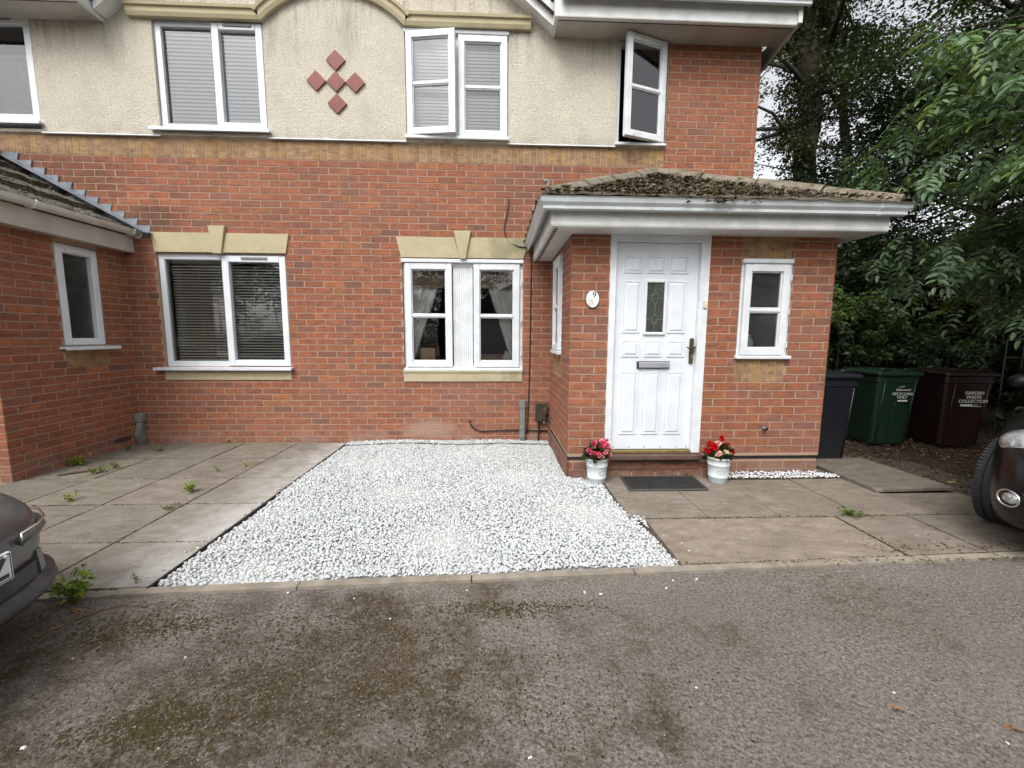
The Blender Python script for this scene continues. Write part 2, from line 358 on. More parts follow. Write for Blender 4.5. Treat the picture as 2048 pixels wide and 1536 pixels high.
def tag(o, label=None, cat=None, group=None, kind=None):
    if label: o['label'] = label
    if cat: o['category'] = cat
    if group: o['group'] = group
    if kind: o['kind'] = kind
    return o
def thing(name, label, cat, loc=(0, 0, 0), rz=0, group=None):
    o = bpy.data.objects.new(name, None); COL.objects.link(o); o.location = loc; o.rotation_euler = (0, 0, rz); o.empty_display_size = .1
    return tag(o, label, cat, group)
def FM(org, u):     # wall frame: (u along the wall, n outwards, w up)
    U = Vector(u); N = -Vector((0, 0, 1)).cross(U); o = Vector(org)
    return Matrix(((U.x, N.x, 0, o.x), (U.y, N.y, 0, o.y), (U.z, N.z, 1, o.z), (0, 0, 0, 1)))
FRONT = FM((0, 0, 0), (1, 0, 0))
def np_mesh(name, V, Fq, cols, mat, parent=None, smooth=False):
    """V (n,3), Fq (m,k) faces, cols (m,3)"""
    me = bpy.data.meshes.new(name); k = Fq.shape[1]
    me.vertices.add(len(V)); me.vertices.foreach_set('co', V.astype(np.float32).ravel())
    me.loops.add(Fq.size); me.loops.foreach_set('vertex_index', Fq.astype(np.int32).ravel())
    me.polygons.add(len(Fq)); me.polygons.foreach_set('loop_start', np.arange(0, Fq.size, k, dtype=np.int32))
    me.polygons.foreach_set('loop_total', np.full(len(Fq), k, dtype=np.int32))
    if smooth: me.polygons.foreach_set('use_smooth', np.ones(len(Fq), dtype=bool))
    me.update(calc_edges=True)
    a = me.color_attributes.new('tint', 'FLOAT_COLOR', 'CORNER')
    c4 = np.concatenate([cols, np.ones((len(cols), 1))], 1).astype(np.float32)
    a.data.foreach_set('color', np.repeat(c4, k, axis=0).ravel())
    me.materials.append(mat)
    ob = bpy.data.objects.new(name, me); COL.objects.link(ob)
    if parent: ob.parent = parent
    return ob

def text_mesh(name, body, M, size, depth, mat, parent, align='CENTER', bold=0.0, shear=0.0):
    cu = bpy.data.curves.new(name+'_c', 'FONT'); cu.body = body; cu.size = size; cu.extrude = depth; cu.align_x = align; cu.offset = bold; cu.shear = shear; cu.space_line = .85
    tmp = bpy.data.objects.new('t', cu); COL.objects.link(tmp)
    bpy.context.view_layer.update()
    me = bpy.data.meshes.new_from_object(tmp.evaluated_get(bpy.context.evaluated_depsgraph_get()))
    bpy.data.objects.remove(tmp); bpy.data.curves.remove(cu)
    # local text plane xy -> wall frame (u, w)
    T = Matrix(((1, 0, 0, 0), (0, 0, 1, 0), (0, 1, 0, 0), (0, 0, 0, 1)))
    me.transform(M @ T); me.materials.clear(); me.materials.append(mat)
    ob = bpy.data.objects.new(name, me); COL.objects.link(ob); ob.parent = parent
    return ob

# ---------------------------------------------------------------- brickwork
def brick_col():
    r = random.random()
    if r < .70: c = (.335, .112, .053)
    elif r < .84: c = (.375, .135, .057)
    elif r < .965: c = (.265, .105, .070)
    else: c = (.19, .095, .070)
    m = random.random()*.35; c = tuple(a*(1-m)+b*m for a, b in zip(c, (.25, .095, .062)))
    k = random.uniform(.86, 1.12); return tuple(x*k for x in c)
def yel_col():
    k = random.uniform(.8, 1.1); b = random.random()
    return (.36*k, (.225+.02*b)*k, (.085+.05*b)*k)
def bricks(mb, u0, u1, z0, z1, holes=(), off=0.0, prot=.0028, dark=1.0):
    mb.m = 0
    k = math.floor(z0/.075+1e-6)
    while k*.075 < z1-1e-6:
        a = max(k*.075+.006, z0); b = min((k+1)*.075-.006, z1); zc = (a+b)/2
        # row parity: row with top at 7.5*(44-36)=.6 has perpends at n*.225
        par = 0.0 if (k % 2 == 1) else .1125
        segs = [(u0, u1)]
        for (hu0, hu1, hz0, hz1) in holes:
            if hz0-.02 < zc < hz1+.02:
                ns = []
                for (p, q) in segs:
                    if hu1 <= p or hu0 >= q: ns.append((p, q)); continue
                    if hu0 > p: ns.append((p, hu0))
                    if hu1 < q: ns.append((hu1, q))
                segs = ns
        i0 = math.floor((u0-off-par)/.225)-1
        for (p, q) in segs:
            i = i0
            while off+par+i*.225 < q:
                x0 = off+par+i*.225+.006; x1 = x0+.213
                x0c = max(x0+random.uniform(-.002, .002), p+(0 if p in (u0,) else .003)); x1c = min(x1+random.uniform(-.002, .002), q-(0 if q in (u1,) else .003))
                if x1c-x0c > .02 and b-a > .015:
                    mb.cur = tuple(c*dark for c in brick_col()); pr = prot+random.uniform(-.0012, .0012)
                    dz = random.uniform(-.001, .001)
                    mb.mesh([(x0c, 0, a), (x1c, 0, a), (x1c, 0, b), (x0c, 0, b), (x0c, pr, a+dz), (x1c, pr, a+dz), (x1c, pr, b+dz), (x0c, pr, b+dz)],
                            [(4, 7, 6, 5), (0, 4, 5, 1), (1, 5, 6, 2), (2, 6, 7, 3), (3, 7, 4, 0)])
                i += 1
        k += 1
def soldiers(mb, u0, u1, z0, z1, prot=.004):
    mb.m = 0; x = u0
    cnt = max(1, round((u1-u0)/.075)); w = (u1-u0)/cnt
    for i in range(cnt):
        mb.cur = yel_col(); pr = prot+random.uniform(-.001, .001)
        a, b = u0+i*w+.005, u0+(i+1)*w-.005
        mb.mesh([(a, 0, z0+.005), (b, 0, z0+.005), (b, 0, z1-.005), (a, 0, z1-.005), (a, pr, z0+.005), (b, pr, z0+.005), (b, pr, z1-.005), (a, pr, z1-.005)],
                [(4, 7, 6, 5), (0, 4, 5, 1), (1, 5, 6, 2), (2, 6, 7, 3), (3, 7, 4, 0)])
def backing(mb, u0, u1, z0, z1, holes=(), depth=.10, mi=1, n=0.0):
    mb.m = mi; mb.cur = (1, 1, 1)
    us = sorted({u0, u1, *[h[0] for h in holes], *[h[1] for h in holes]}); zs = sorted({z0, z1, *[h[2] for h in holes], *[h[3] for h in holes]})
    us = [x for x in us if u0 <= x <= u1]; zs = [x for x in zs if z0 <= x <= z1]
    for a, b in zip(us, us[1:]):
        for c, d in zip(zs, zs[1:]):
            uc, zc = (a+b)/2, (c+d)/2
            if any(h[0] < uc < h[1] and h[2] < zc < h[3] for h in holes): continue
            mb.poly([(a, n, c), (a, n, d), (b, n, d), (b, n, c)])
    for (a, b, c, d) in holes:
        if b < u0 or a > u1: continue
        mb.poly([(a, n, c), (a, n-depth, c), (a, n-depth, d), (a, n, d)]); mb.poly([(b, n, c), (b, n, d), (b, n-depth, d), (b, n-depth, c)])
        mb.poly([(a, n, d), (a, n-depth, d), (b, n-depth, d), (b, n, d)]); mb.poly([(a, n, c), (b, n, c), (b, n-depth, c), (a, n-depth, c)])

# ---------------------------------------------------------------- houses
HA = thing('semi_detached_house', 'left half of the red brick semi with cream rendered upper storey and projecting side wing', 'house', (0, 0, 0))
HB = thing('semi_detached_house', 'right half of the red brick semi with white front door in a tiled porch', 'house', (0, 0, 0))
PX = 2.28
hA = [(.13, 1.60, .93, 2.25)]; hB = [(2.945, 4.385, .92, 2.225)]
# ground floor brick
mb = MB(FRONT); bricks(mb, -.235, PX, 0, 3.3, hA); backing(mb, -.235, PX, -.1, 3.3, hA)
bricks(mb, -1.7, -.235, 2.4, 3.3); backing(mb, -1.7, -.235, 2.3, 3.3)
mb.cur = (.30, .21, .15); wA = mb.build('brick_wall', [BRICK, MORTAR], HA)
mb = MB(FRONT); bricks(mb, PX, 4.73, 0, 3.3, hB); backing(mb, PX, 7.135, -.1, 3.3, hB+[(4.9, 7.0, .1, 2.1)])
bricks(mb, 4.73, 7.135, 2.3, 3.3); bricks(mb, 6.035, 7.135, 3.3, 4.68); backing(mb, 6.035, 7.135, 3.3, 4.68)
mb.build('brick_wall', [BRICK, MORTAR], HB)
# right flank and left end of the pair
mb = MB(FM((7.135, 0, 0), (0, 1, 0))); bricks(mb, 0, 7.8, 0, 4.68, off=.1); backing(mb, 0, 7.8, -.1, 4.68); mb.build('side_wall', [BRICK, MORTAR], HB)
# soldier band
for (a, b, p) in ((-2.6, PX, HA), (PX, 6.035, HB)):
    mb = MB(FRONT); soldiers(mb, a, b, 3.3, 3.505, .0035); backing(mb, a, b, 3.3, 3.53, n=.001); mb.build('soldier_course', [BRICK, MORTAR], p)
# render
hAr = [(-2.4, -.93, 3.55, 4.70), (.33, 1.505, 3.555, 4.715)]
hBr = [(3.04, 4.20, 3.535, 4.70), (5.45, 6.036, 3.525, 4.66)]
def render_panel(u0, u1, holes, parent, top):
    mb = MB(FRONT); mb.m = 0; backing(mb, u0, u1, 3.52, top, holes, .12, 0, .03)
    mb.poly([(u0, .03, 3.52), (u1, .03, 3.52), (u1, -.0, 3.505), (u0, -.0, 3.505)])
    mb.build('render', RENDER, parent)
    mb = MB(FRONT); x = u0       # galvanised stop bead at the foot of the render
    cuts = [(h[0], h[1]) for h in holes]
    segs = [(u0, u1)]
    for c in cuts:
        ns = []
        for p, q in segs:
            if c[1] <= p or c[0] >= q: ns.append((p, q)); continue
            if c[0] > p: ns.append((p, c[0]))
            if c[1] < q: ns.append((c[1], q))
        segs = ns
    for p, q in segs: mb = MB(FRONT); mb.box((p, .02, 3.508), (q, .038, 3.519)); mb.build('render_bead', UPVC, parent)
render_panel(-2.6, PX, hAr, HA, 4.9); render_panel(PX, 6.034, hBr, HB, 4.9)
for p, (a, b) in ((HA, (-.12, PX)), (HB, (PX, 4.68))):       # gable triangle above
    mb = MB(FRONT); s = .8
    z = lambda x: 4.72+s*(min(x+.12, 4.68-x))
    mb.poly([(a, .03, 4.9), (a, .03, max(4.9, z(a))), (b, .03, max(4.9, z(b))), (b, .03, 4.9)]); mb.build('gable_render', RENDER, p)
# party backing and body of the pair (closed box so no light leaks)
for p, (a, b) in ((HA, (-6.0, PX)), (HB, (PX, 7.13))):
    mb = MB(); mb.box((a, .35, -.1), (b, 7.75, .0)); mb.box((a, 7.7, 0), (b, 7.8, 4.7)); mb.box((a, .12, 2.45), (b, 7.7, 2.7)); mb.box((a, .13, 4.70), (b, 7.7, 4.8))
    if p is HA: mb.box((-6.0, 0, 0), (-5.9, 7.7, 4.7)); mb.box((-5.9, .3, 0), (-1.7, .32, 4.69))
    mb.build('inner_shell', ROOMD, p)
    # room partitions: a room behind each window
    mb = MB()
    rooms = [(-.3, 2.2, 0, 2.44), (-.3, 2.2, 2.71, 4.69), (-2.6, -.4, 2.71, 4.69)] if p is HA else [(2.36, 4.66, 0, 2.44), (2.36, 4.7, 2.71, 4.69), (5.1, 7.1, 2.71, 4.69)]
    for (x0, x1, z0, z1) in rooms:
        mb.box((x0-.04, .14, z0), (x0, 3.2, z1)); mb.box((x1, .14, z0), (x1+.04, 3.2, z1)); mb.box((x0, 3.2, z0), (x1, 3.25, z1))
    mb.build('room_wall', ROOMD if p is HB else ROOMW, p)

# ---- windows
def ring(mb, u0, u1, w0, w1, t, n0, n1, tb=None):
    tb = tb or t
    mb.box((u0, n0, w0), (u0+t, n1, w1)); mb.box((u1-t, n0, w0), (u1, n1, w1))
    mb.box((u0+t, n0, w1-t), (u1-t, n1, w1)); mb.box((u0+t, n0, w0), (u1-t, n1, w0+tb))
def pane(parent, M, u0, u1, w0, w1, n, mat, name='pane'):
    mb = MB(M); mb.poly([(u0, n, w0), (u0, n, w1), (u1, n, w1), (u1, n, w0)]); return mb.build(name, mat, parent)
def upvc_window(parent, M, u0, u1, w0, w1, mull, sill, panemat=GLASS, N=-.03, sash_right=True):
    """outer frame, mullion, fixed light left, raised casement right, trickle vent, sill"""
    mb = MB(M); t = .065
    ring(mb, u0, u1, w0, w1, t, N-.07, N)
    if mull is not None: mb.box((mull-.03, N-.07, w0+t), (mull+.03, N-.002, w1-t))
    wf = mb.build('window', UPVC, parent, bevel=.005)
    if mull is not None:
        mb = MB(M); ring(mb, mull-.012, u1-.012, w0+.012, w1-.02, .072, N-.05, N+.022); mb.build('sash', UPVC, wf, bevel=.008)
        pane(wf, M, u0+t, mull-.03, w0+t, w1-t, N-.035, panemat); pane(wf, M, mull+.06, u1-.08, w0+.08, w1-.09, N-.03, panemat)
        mb = MB(M); ring(mb, u0+t, mull-.03, w0+t, w1-t, .012, N-.04, N-.012); mb.build('glazing_bead', GREYPL, wf)
        mb = MB(M); c = (mull+u1)/2; mb.box((c-.15, N+.022, w1-.062), (c+.15, N+.034, w1-.035)); mb.build('trickle_vent', GREYPL, wf, bevel=.004)
    else:
        mb = MB(M); ring(mb, u0+.012, u1-.012, w0+.012, w1-.02, .07, N-.05, N+.02); mb.build('sash', UPVC, wf, bevel=.008)
        pane(wf, M, u0+.07, u1-.07, w0+.07, w1-.08, N-.03, panemat)
        mb = MB(M); c = (u0+u1)/2; mb.box((c-.13, N+.02, w1-.075), (c+.13, N+.034, w1-.045)); mb.build('trickle_vent', UPVC, wf, bevel=.004)
    mb = MB(M); s0, s1, sz, sp = sill; mb.box((s0, -.09, sz), (s1, sp, sz+.022)); mb.box((s0, sp-.012, sz-.012), (s1, sp-.0002, sz)); mb.build('sill', UPVC, wf, bevel=.003)
    return wf
upvc_window(HA, FRONT, .135, 1.598, .93, 2.25, .875, (.035, 1.625, .905, .075)).name = 'window'
upvc_window(HA, FRONT, .335, 1.503, 3.59, 4.715, .965, (.24, 1.54, 3.565, .085), N=.0)
upvc_window(HA, FRONT, -2.3, -.93, 3.62, 4.70, -1.62, (-2.4, -.9, 3.595, .085), N=.0)

def sash_geo(wf, M, u0, u1, w0, w1, n, t=.062, hinge=None, ang=0, mat=TIMBER, panemat=GLASS, bars=True):
    """side-hung casement with one horizontal glazing bar, opened by ang round hinge"""
    T = M.copy()
    if hinge: T = M @ Matrix.Translation((hinge, n, 0)) @ Matrix.Rotation(ang, 4, 'Z') @ Matrix.Translation((-hinge, -n, 0))
    mb = MB(T); ring(mb, u0, u1, w0, w1, t, n-.03, n+.028)
    if bars:
        c = (w0+w1)/2; mb.box((u0+t, n-.022, c-.014), (u1-t, n+.02, c+.014))
        for (a, b) in ((w0+t, c-.014), (c+.014, w1-t)):
            ring(mb, u0+t, u1-t, a, b, .012, n-.022, n+.012)
    s = mb.build('sash', mat, wf, bevel=.005)
    pane(wf, T, u0+t, u1-t, w0+t, w1-t, n-.004, panemat)
    return s
# lower right window (timber, boarded middle)
mb = MB(FRONT); N = -.035
ring(mb, 2.95, 4.385, .905, 2.18, .04, N-.06, N); mb.box((3.54, N-.06, .945), (3.78, N-.012, 2.14))
for i in range(9):
    x = 3.552+i*.0255; mb.box((x, N-.012, .95), (x+.016, N-.005, 2.135))
wf = mb.build('window', TIMBER, HB, bevel=.003)
mb = MB(FRONT); mb.box((2.94, N-.06, 2.18), (4.392, .012, 2.222)); mb.build('head_drip', TIMBER, wf, bevel=.006)
mb = MB(FRONT); mb.box((2.945, N-.06, .888), (4.388, .03, .925)); mb.build('sill', TIMBER, wf, bevel=.006)
sash_geo(wf, FRONT, 2.975, 3.53, .935, 2.175, N+.005, .072); sash_geo(wf, FRONT, 3.79, 4.345, .935, 2.175, N+.005, .072)
for z in (1.1, 1.95, 1.5): mb = MB(FRONT); mb.tube([(4.362, N+.03, z-.03), (4.362, N+.03, z+.03)], .008, 8); mb.build('hinge', TIMBER, wf)
# upper right window, left casement ajar
mb = MB(FRONT); N = .0
ring(mb, 3.04, 4.20, 3.56, 4.68, .04, N-.07, N); mb.box((3.60, N-.07, 3.60), (3.64, N, 4.64))
wf = mb.build('window', TIMBER, HB, bevel=.003)
mb = MB(FRONT); mb.box((3.035, N-.06, 4.655), (4.205, .045, 4.695)); mb.build('head_drip', TIMBER, wf, bevel=.006)
mb = MB(FRONT); mb.box((3.03, N-.06, 3.54), (4.21, .07, 3.575)); mb.build('sill', TIMBER, wf, bevel=.006)
sash_geo(wf, FRONT, 3.06, 3.615, 3.578, 4.65, N+.03, .068, 3.06, R(8.5)); sash_geo(wf, FRONT, 3.635, 4.185, 3.578, 4.65, N+.01, .068)
# small upper window, casement open wide
mb = MB(FRONT); ring(mb, 5.452, 6.03, 3.545, 4.665, .038, -.08, 0)
wf = mb.build('window', TIMBER, HB, bevel=.003)
mb = MB(FRONT); mb.box((5.44, -.06, 3.525), (6.04, .06, 3.55)); mb.build('sill', TIMBER, wf, bevel=.005)
sash_geo(wf, FRONT, 5.475, 6.005, 3.57, 4.64, .015, .066, 6.005, -R(18))
mb = MB(FRONT); mb.tube([(5.6, -.02, 3.585), (5.62, .18, 3.585)], .005, 6); mb.build('stay', OLDBRASS, wf)

# ---- stone dressings
def lintel(parent, a, b, a2, b2, z0, z1, k0, k1, k2, k3, kz):
    mb = MB(FRONT)
    mb.M = FRONT
    def pr(poly, n0, n1):
        k = len(poly); vs = [(p[0], n0, p[1]) for p in poly]+[(p[0], n1, p[1]) for p in poly]
        mb.mesh(vs, [tuple(range(k)), tuple(range(k, 2*k))[::-1]]+[(i, i+k, (i+1) % k+k, (i+1) % k) for i in range(k)])
    pr([(a2, z0), (k2, z0), (k0, z1), (a, z1)], -.02, .018); pr([(k3, z0), (b2, z0), (b, z1), (k1, z1)], -.02, .018)
    o = mb.build('lintel', STONE, parent, bevel=.003)
    mb = MB(FRONT); pr([(k2, z0-.012), (k3, z0-.012), (k1+.006, kz), (k0-.006, kz)], -.02, .045); mb.build('keystone', STONE, o, bevel=.004)
lintel(HA, .10, 1.655, .137, 1.61, 2.258, 2.478, .772, .946, .80, .893, 2.553)
lintel(HB, 2.885, 4.47, 2.94, 4.385, 2.232, 2.466, 3.568, 3.758, 3.632, 3.703, 2.538)
mb = MB(FRONT); mb.box((.127, -.02, .775), (1.595, .014, .88)); mb.build('stone_sill', STONE, HA, bevel=.003)
mb = MB(FRONT); mb.box((2.938, -.02, .757), (4.383, .018, .866)); mb.box((2.93, -.06, .8665), (4.39, .028, .886)); mb.build('stone_sill', STONE, HB, bevel=.004)
# moulded arch over the windows
def moulding(parent, side):
    mb = MB(FRONT); zc, rr, xs = 3.93, 1.085, 2.28
    a0 = math.atan2(4.70-zc, .765); pts = []
    prof = [(0, .0), (0, .05), (.035, .065), (.085, .065), (.09, .085), (.118, .09), (.122, 0)]
    path = []
    end = 2.165
    path.append((end, 4.70, 0, 1)); path.append((.765+.02, 4.70, .05, 1))
    for i in range(13):
        a = a0+(math.pi/2-a0)*i/12; path.append((rr*math.cos(a), zc+rr*math.sin(a), math.cos(a)*.8, math.sin(a)))
    vs = []
    for (dx, z, nx, nz) in path:
        l = math.hypot(nx, nz); nx /= l; nz /= l
        for (h, nn) in prof: vs.append((xs+side*(dx+nx*h), nn+.025, z+nz*h))
    k = len(prof); fs = [(i*k+j, i*k+j+1, (i+1)*k+j+1, (i+1)*k+j) for i in range(len(path)-1) for j in range(k-1)]
    fs += [tuple(range(k))]
    mb.mesh(vs, fs)
    mb.build('arch_moulding', STONE, parent, recalc=True)
moulding(HA, -1); moulding(HB, 1)
# clay diamonds (five, on the party line)
for i, (x, z) in enumerate([(2.28, 4.115), (2.285, 4.337), (2.492, 4.112), (2.064, 4.12), (2.284, 3.888)]):
    mb = MB(FRONT); d = .106
    k = [(x-d, z), (x, z-d), (x+d, z), (x, z+d)]
    vs = [(p[0], .03, p[1]) for p in k]+[(p[0], .052, p[1]) for p in k]
    mb.mesh(vs, [(0, 1, 2, 3), (7, 6, 5, 4)]+[(j, j+4, (j+1) % 4+4, (j+1) % 4) for j in range(4)])
    mb.build('diamond_tile', DIAM, HB if i in (2,) else HA, bevel=.002, recalc=True)

# ---- main roof, eaves and gable verges
def ogee(mb, pts, z, h=.10, d=.10, closed=False):
    """square-line gutter swept along pts in plan (outer edge left of travel)"""
    prof = [(-d*.15, 0), (0, .012), (.0, .035), (.018, .06), (.025, h), (.033, h+.006), (.012, h+.008), (.006, h-.03), (-d*.8, h-.03)]
    P = [Vector((p[0], p[1], 0)) for p in pts]; vs = []
    for i, p in enumerate(P):
        if i == 0: d0 = d1 = (P[1]-p).normalized()
        elif i == len(P)-1: d0 = d1 = (p-P[i-1]).normalized()
        else: d0 = (p-P[i-1]).normalized(); d1 = (P[i+1]-p).normalized()
        n0 = Vector((d0.y, -d0.x, 0)); n1 = Vector((d1.y, -d1.x, 0)); nn = (n0+n1); nn = nn/(nn.length**2)*2 if nn.length > 0 else n0
        for (o, zz) in prof: q = p+nn*o; vs.append((q.x, q.y, z+zz))
    k = len(prof); fs = [(i*k+j, i*k+j+1, (i+1)*k+j+1, (i+1)*k+j) for i in range(len(P)-1) for j in range(k-1)]
    fs += [tuple(range(k)), tuple(range((len(P)-1)*k, len(P)*k))[::-1]]
    mb.mesh(vs, fs)
def sweep_board(mb, pts, z0, z1, t=.02, rnd=False):
    P = [Vector((p[0], p[1], 0)) for p in pts]
    prof = [(0, z0), (0, z1), (-t, z1), (-t, z0)] if not rnd else [(-.018, z0), (-.006, z0+.006), (0, z0+.02), (0, z1), (-t-.01, z1), (-t-.01, z0)]
    vs = []
    for i, p in enumerate(P):
        if i == 0: d0 = d1 = (P[1]-p).normalized()
        elif i == len(P)-1: d0 = d1 = (p-P[i-1]).normalized()
        else: d0 = (p-P[i-1]).normalized(); d1 = (P[i+1]-p).normalized()
        n0 = Vector((d0.y, -d0.x, 0)); n1 = Vector((d1.y, -d1.x, 0)); nn = n0+n1; nn = nn/(nn.length**2)*2
        for (o, zz) in prof: q = p+nn*o; vs.append((q.x, q.y, zz))
    k = len(prof); fs = [(i*k+j, i*k+(j+1) % k, (i+1)*k+(j+1) % k, (i+1)*k+j) for i in range(len(P)-1) for j in range(k)]
    fs += [tuple(range(k)), tuple(range((len(P)-1)*k, len(P)*k))[::-1]]
    mb.mesh(vs, fs)
YE = -.34
for p, (a, b) in ((HA, (-6.2, -.14)), (HB, (4.68, 7.30))):
    zt = 5.0
    rp = MB()
    if p is HB: rp.poly([(a-.05, YE-.05, 4.90), (b+.04, YE-.05, 4.90), (b+.04, 3.9, 7.5), (a-.05, 3.9, 7.5)]); rp.poly([(b+.04, YE-.05, 4.90), (b+.04, 8.1, 4.9), (b+.04, 3.9, 7.5)]); rp.poly([(PX, 3.9, 7.5), (b+.04, 3.9, 7.5), (b+.04, 8.1, 4.9), (PX, 8.1, 4.9)])
    else: rp.poly([(a, YE-.05, 4.90), (b+.05, YE-.05, 4.90), (b+.05, 3.9, 7.5), (a, 3.9, 7.5)]); rp.poly([(a, YE-.05, 4.90), (a, 3.9, 7.5), (a, 8.1, 4.9)]); rp.poly([(a, 3.9, 7.5), (PX, 3.9, 7.5), (PX, 8.1, 4.9), (a, 8.1, 4.9)])
    # front gable slope over the middle
    g = 7.0
    if p is HA: rp.poly([(-.22, -.25, 4.68), (PX, -.25, 4.68+.8*2.5), (PX, 4, 4.68+.8*2.5), (-.22, 4, 4.68)])
    else: rp.poly([(4.78, -.25, 4.68), (4.78, 4, 4.68), (PX, 4, 4.68+.8*2.5), (PX, -.25, 4.68+.8*2.5)])
    rf = rp.build('roof', TILE, p)
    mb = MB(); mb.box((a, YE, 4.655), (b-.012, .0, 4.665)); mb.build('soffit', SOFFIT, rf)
    mb = MB()
    if p is HB:
        sweep_board(mb, [(a, 0), (a, YE), (b, YE)], 4.645, 4.90, .02, True)
    else: sweep_board(mb, [(a, YE), (b, YE), (b, 0)], 4.645, 4.90, .02, True)
    mb.build('fascia', PLASTIC, rf)
    mb = MB(); ogee(mb, [(a+.06, YE-.09), (b+(.08 if p is HB else -.03), YE-.09)], 4.79, .10); mb.build('gutter', GUTTER, rf)
    mb = MB(); mb.box((a+.03, YE+.03, 4.651), (b-.03, YE+.055, 4.656)); mb.build('vent_strip', VENT, rf)
    # verge board and its boxed soffit
    mb = MB(FRONT); sg = 1 if p is HB else -1; x0 = PX+sg*2.40; x1 = PX; z0 = 4.665; z1 = z0+.8*2.4
    def pr(poly, n0, n1):
        k = len(poly); vs = [(q[0], n0, q[1]) for q in poly]+[(q[0], n1, q[1]) for q in poly]
        mb.mesh(vs, [tuple(range(k)), tuple(range(k, 2*k))[::-1]]+[(i, i+k, (i+1) % k+k, (i+1) % k) for i in range(k)])
    pr([(x0, z0), (x1, z1), (x1, z1+.22), (x0, z0+.22)], .17, .19)
    pr([(x0, z0+.005), (x1, z1+.005), (x1, z1+.02), (x0, z0+.02)], .03, .17)
    mb.build('verge_board', PLASTIC, rf, recalc=True)
mb = MB(); mb.box((7.29, YE-.03, 4.66), (7.335, YE+.03, 4.85)); mb.build('fascia_end_cap', PLASTIC, HB, bevel=.004)
mb = MB(); pr_ = [(-.31, 4.655), (.35, 4.545), (7.9, 4.50), (7.9, 4.72), (.35, 4.745), (-.31, 4.85)]; vs = [(7.30, y, z) for y, z in pr_]+[(7.335, y, z) for y, z in pr_]
mb.mesh(vs, [tuple(range(6)), tuple(range(6, 12))[::-1]]+[(i, i+6, (i+1) % 6+6, (i+1) % 6) for i in range(6)]); mb.build('verge_board', PLASTIC, HB, recalc=True)

# ---- pantile helper: a sloping sheet with rolls and courses
def tile_sheet(mb, A, B, Cc, D, rolls, courses, amp=.02, step=.018, jitter=0):
    """A,B eave corners; D,C top corners (A->D, B->C)"""
    A, B, Cc, D = map(Vector, (A, B, Cc, D)); nn = (B-A).cross(D-A).normalized()
    if nn.z < 0: nn = -nn
    nu = rolls*6; vl = [((c+o)/courses, 1-o) for c in range(courses) for o in (0, .35, .7, .985)]+[(1, 0)]; nv = len(vl)-1; vs = []
    for v, fr in vl:
        L = A.lerp(D, v); Rr = B.lerp(Cc, v)
        for i in range(nu+1):
            u = i/nu; p = L.lerp(Rr, u)
            ph = (p-A).dot((B-A).normalized())/((B-A).length)*rolls
            h = amp*max(0, math.sin(2*math.pi*ph))**.7 if math.sin(2*math.pi*ph) > 0 else 0
            vs.append(p+nn*(h+step*fr+random.uniform(-jitter, jitter)))
    fs = [(j*(nu+1)+i, j*(nu+1)+i+1, (j+1)*(nu+1)+i+1, (j+1)*(nu+1)+i) for j in range(nv) for i in range(nu)]
    mb.mesh(vs, fs)
def ridge_tiles(mb, a, b, r=.10, n=4, h=.07):
    a, b = Vector(a), Vector(b); d = (b-a).normalized(); side = d.cross(Vector((0, 0, 1))).normalized(); upv = side.cross(d)
    for i in range(n):
        p = a.lerp(b, i/n); q = a.lerp(b, (i+1)/n-.008); lift = .008*(i % 2)+.004
        pr = [(-r, -.035), (-r*.95, .0), (-r*.45, h*.75), (0, h), (r*.45, h*.75), (r*.95, .0), (r, -.035)]
        vs = [e+side*o+upv*(z+lift) for e in (p, q) for (o, z) in pr]
        k = len(pr); mb.mesh(vs, [(j, j+1, j+1+k, j+k) for j in range(k-1)]+[tuple(range(k)), tuple(range(k, 2*k))[::-1]])

# ---------------------------------------------------------------- porch (part of the right house)
PY = -1.35; PF = FM((0, PY, 0), (1, 0, 0)); PL = FM((4.725, 0, 0), (0, -1, 0)); PR = FM((7.135, PY, 0), (0, 1, 0))
hd = (5.07, 5.965, -.2, 2.22); hw = (6.262, 6.742, 1.12, 2.01)
sold1 = (6.262, 6.718, 2.01, 2.215); sold2 = (6.262, 6.728, .905, 1.12)
mb = MB(PF); bricks(mb, 4.725, 7.135, .205, 2.22, [hd, hw, sold1, sold2], off=.0); backing(mb, 4.725, 7.135, .2, 2.22, [hd, hw])
bricks(mb, 4.735, 7.125, -.02, .165, [(5.05, 5.98, .15, .3)], off=.05, dark=.62); backing(mb, 4.735, 7.125, -.1, .2, [], n=-.003)
soldiers(mb, sold1[0], sold1[1], 2.01, 2.218); soldiers(mb, sold2[0], sold2[1], .905, 1.12)
porch = mb.build('porch_wall', [BRICK, MORTAR], HB)
hpl = (.40, .865, 1.15, 2.12)
mb = MB(PL); bricks(mb, 0.0, 1.354, .205, 2.22, [hpl, (.36, .87, .92, 1.15)], off=.014); backing(mb, 0, 1.35, .2, 2.22, [hpl]); soldiers(mb, .36, .87, .92, 1.13)
bricks(mb, 0.0, 1.346, -.02, .165, off=.06, dark=.7); backing(mb, 0, 1.35, -.1, .2, n=-.003); mb.build('porch_wall', [BRICK, MORTAR], HB)
mb = MB(PR); bricks(mb, -.004, 1.35, .205, 2.22, off=.1); bricks(mb, 0, 1.35, -.02, .165, off=.06, dark=.7); backing(mb, 0, 1.35, -.1, 2.22, n=-.001); mb.build('porch_wall', [BRICK, MORTAR], HB)
mb = MB(); mb.box((4.722, PY-.004, .172), (7.138, PY+.02, .198)); mb.box((4.721, PY-.0035, .172), (4.74, 0, .198)); mb.box((7.12, PY-.0035, .172), (7.139, 0, .198)); mb.build('damp_course', BLACK, porch)
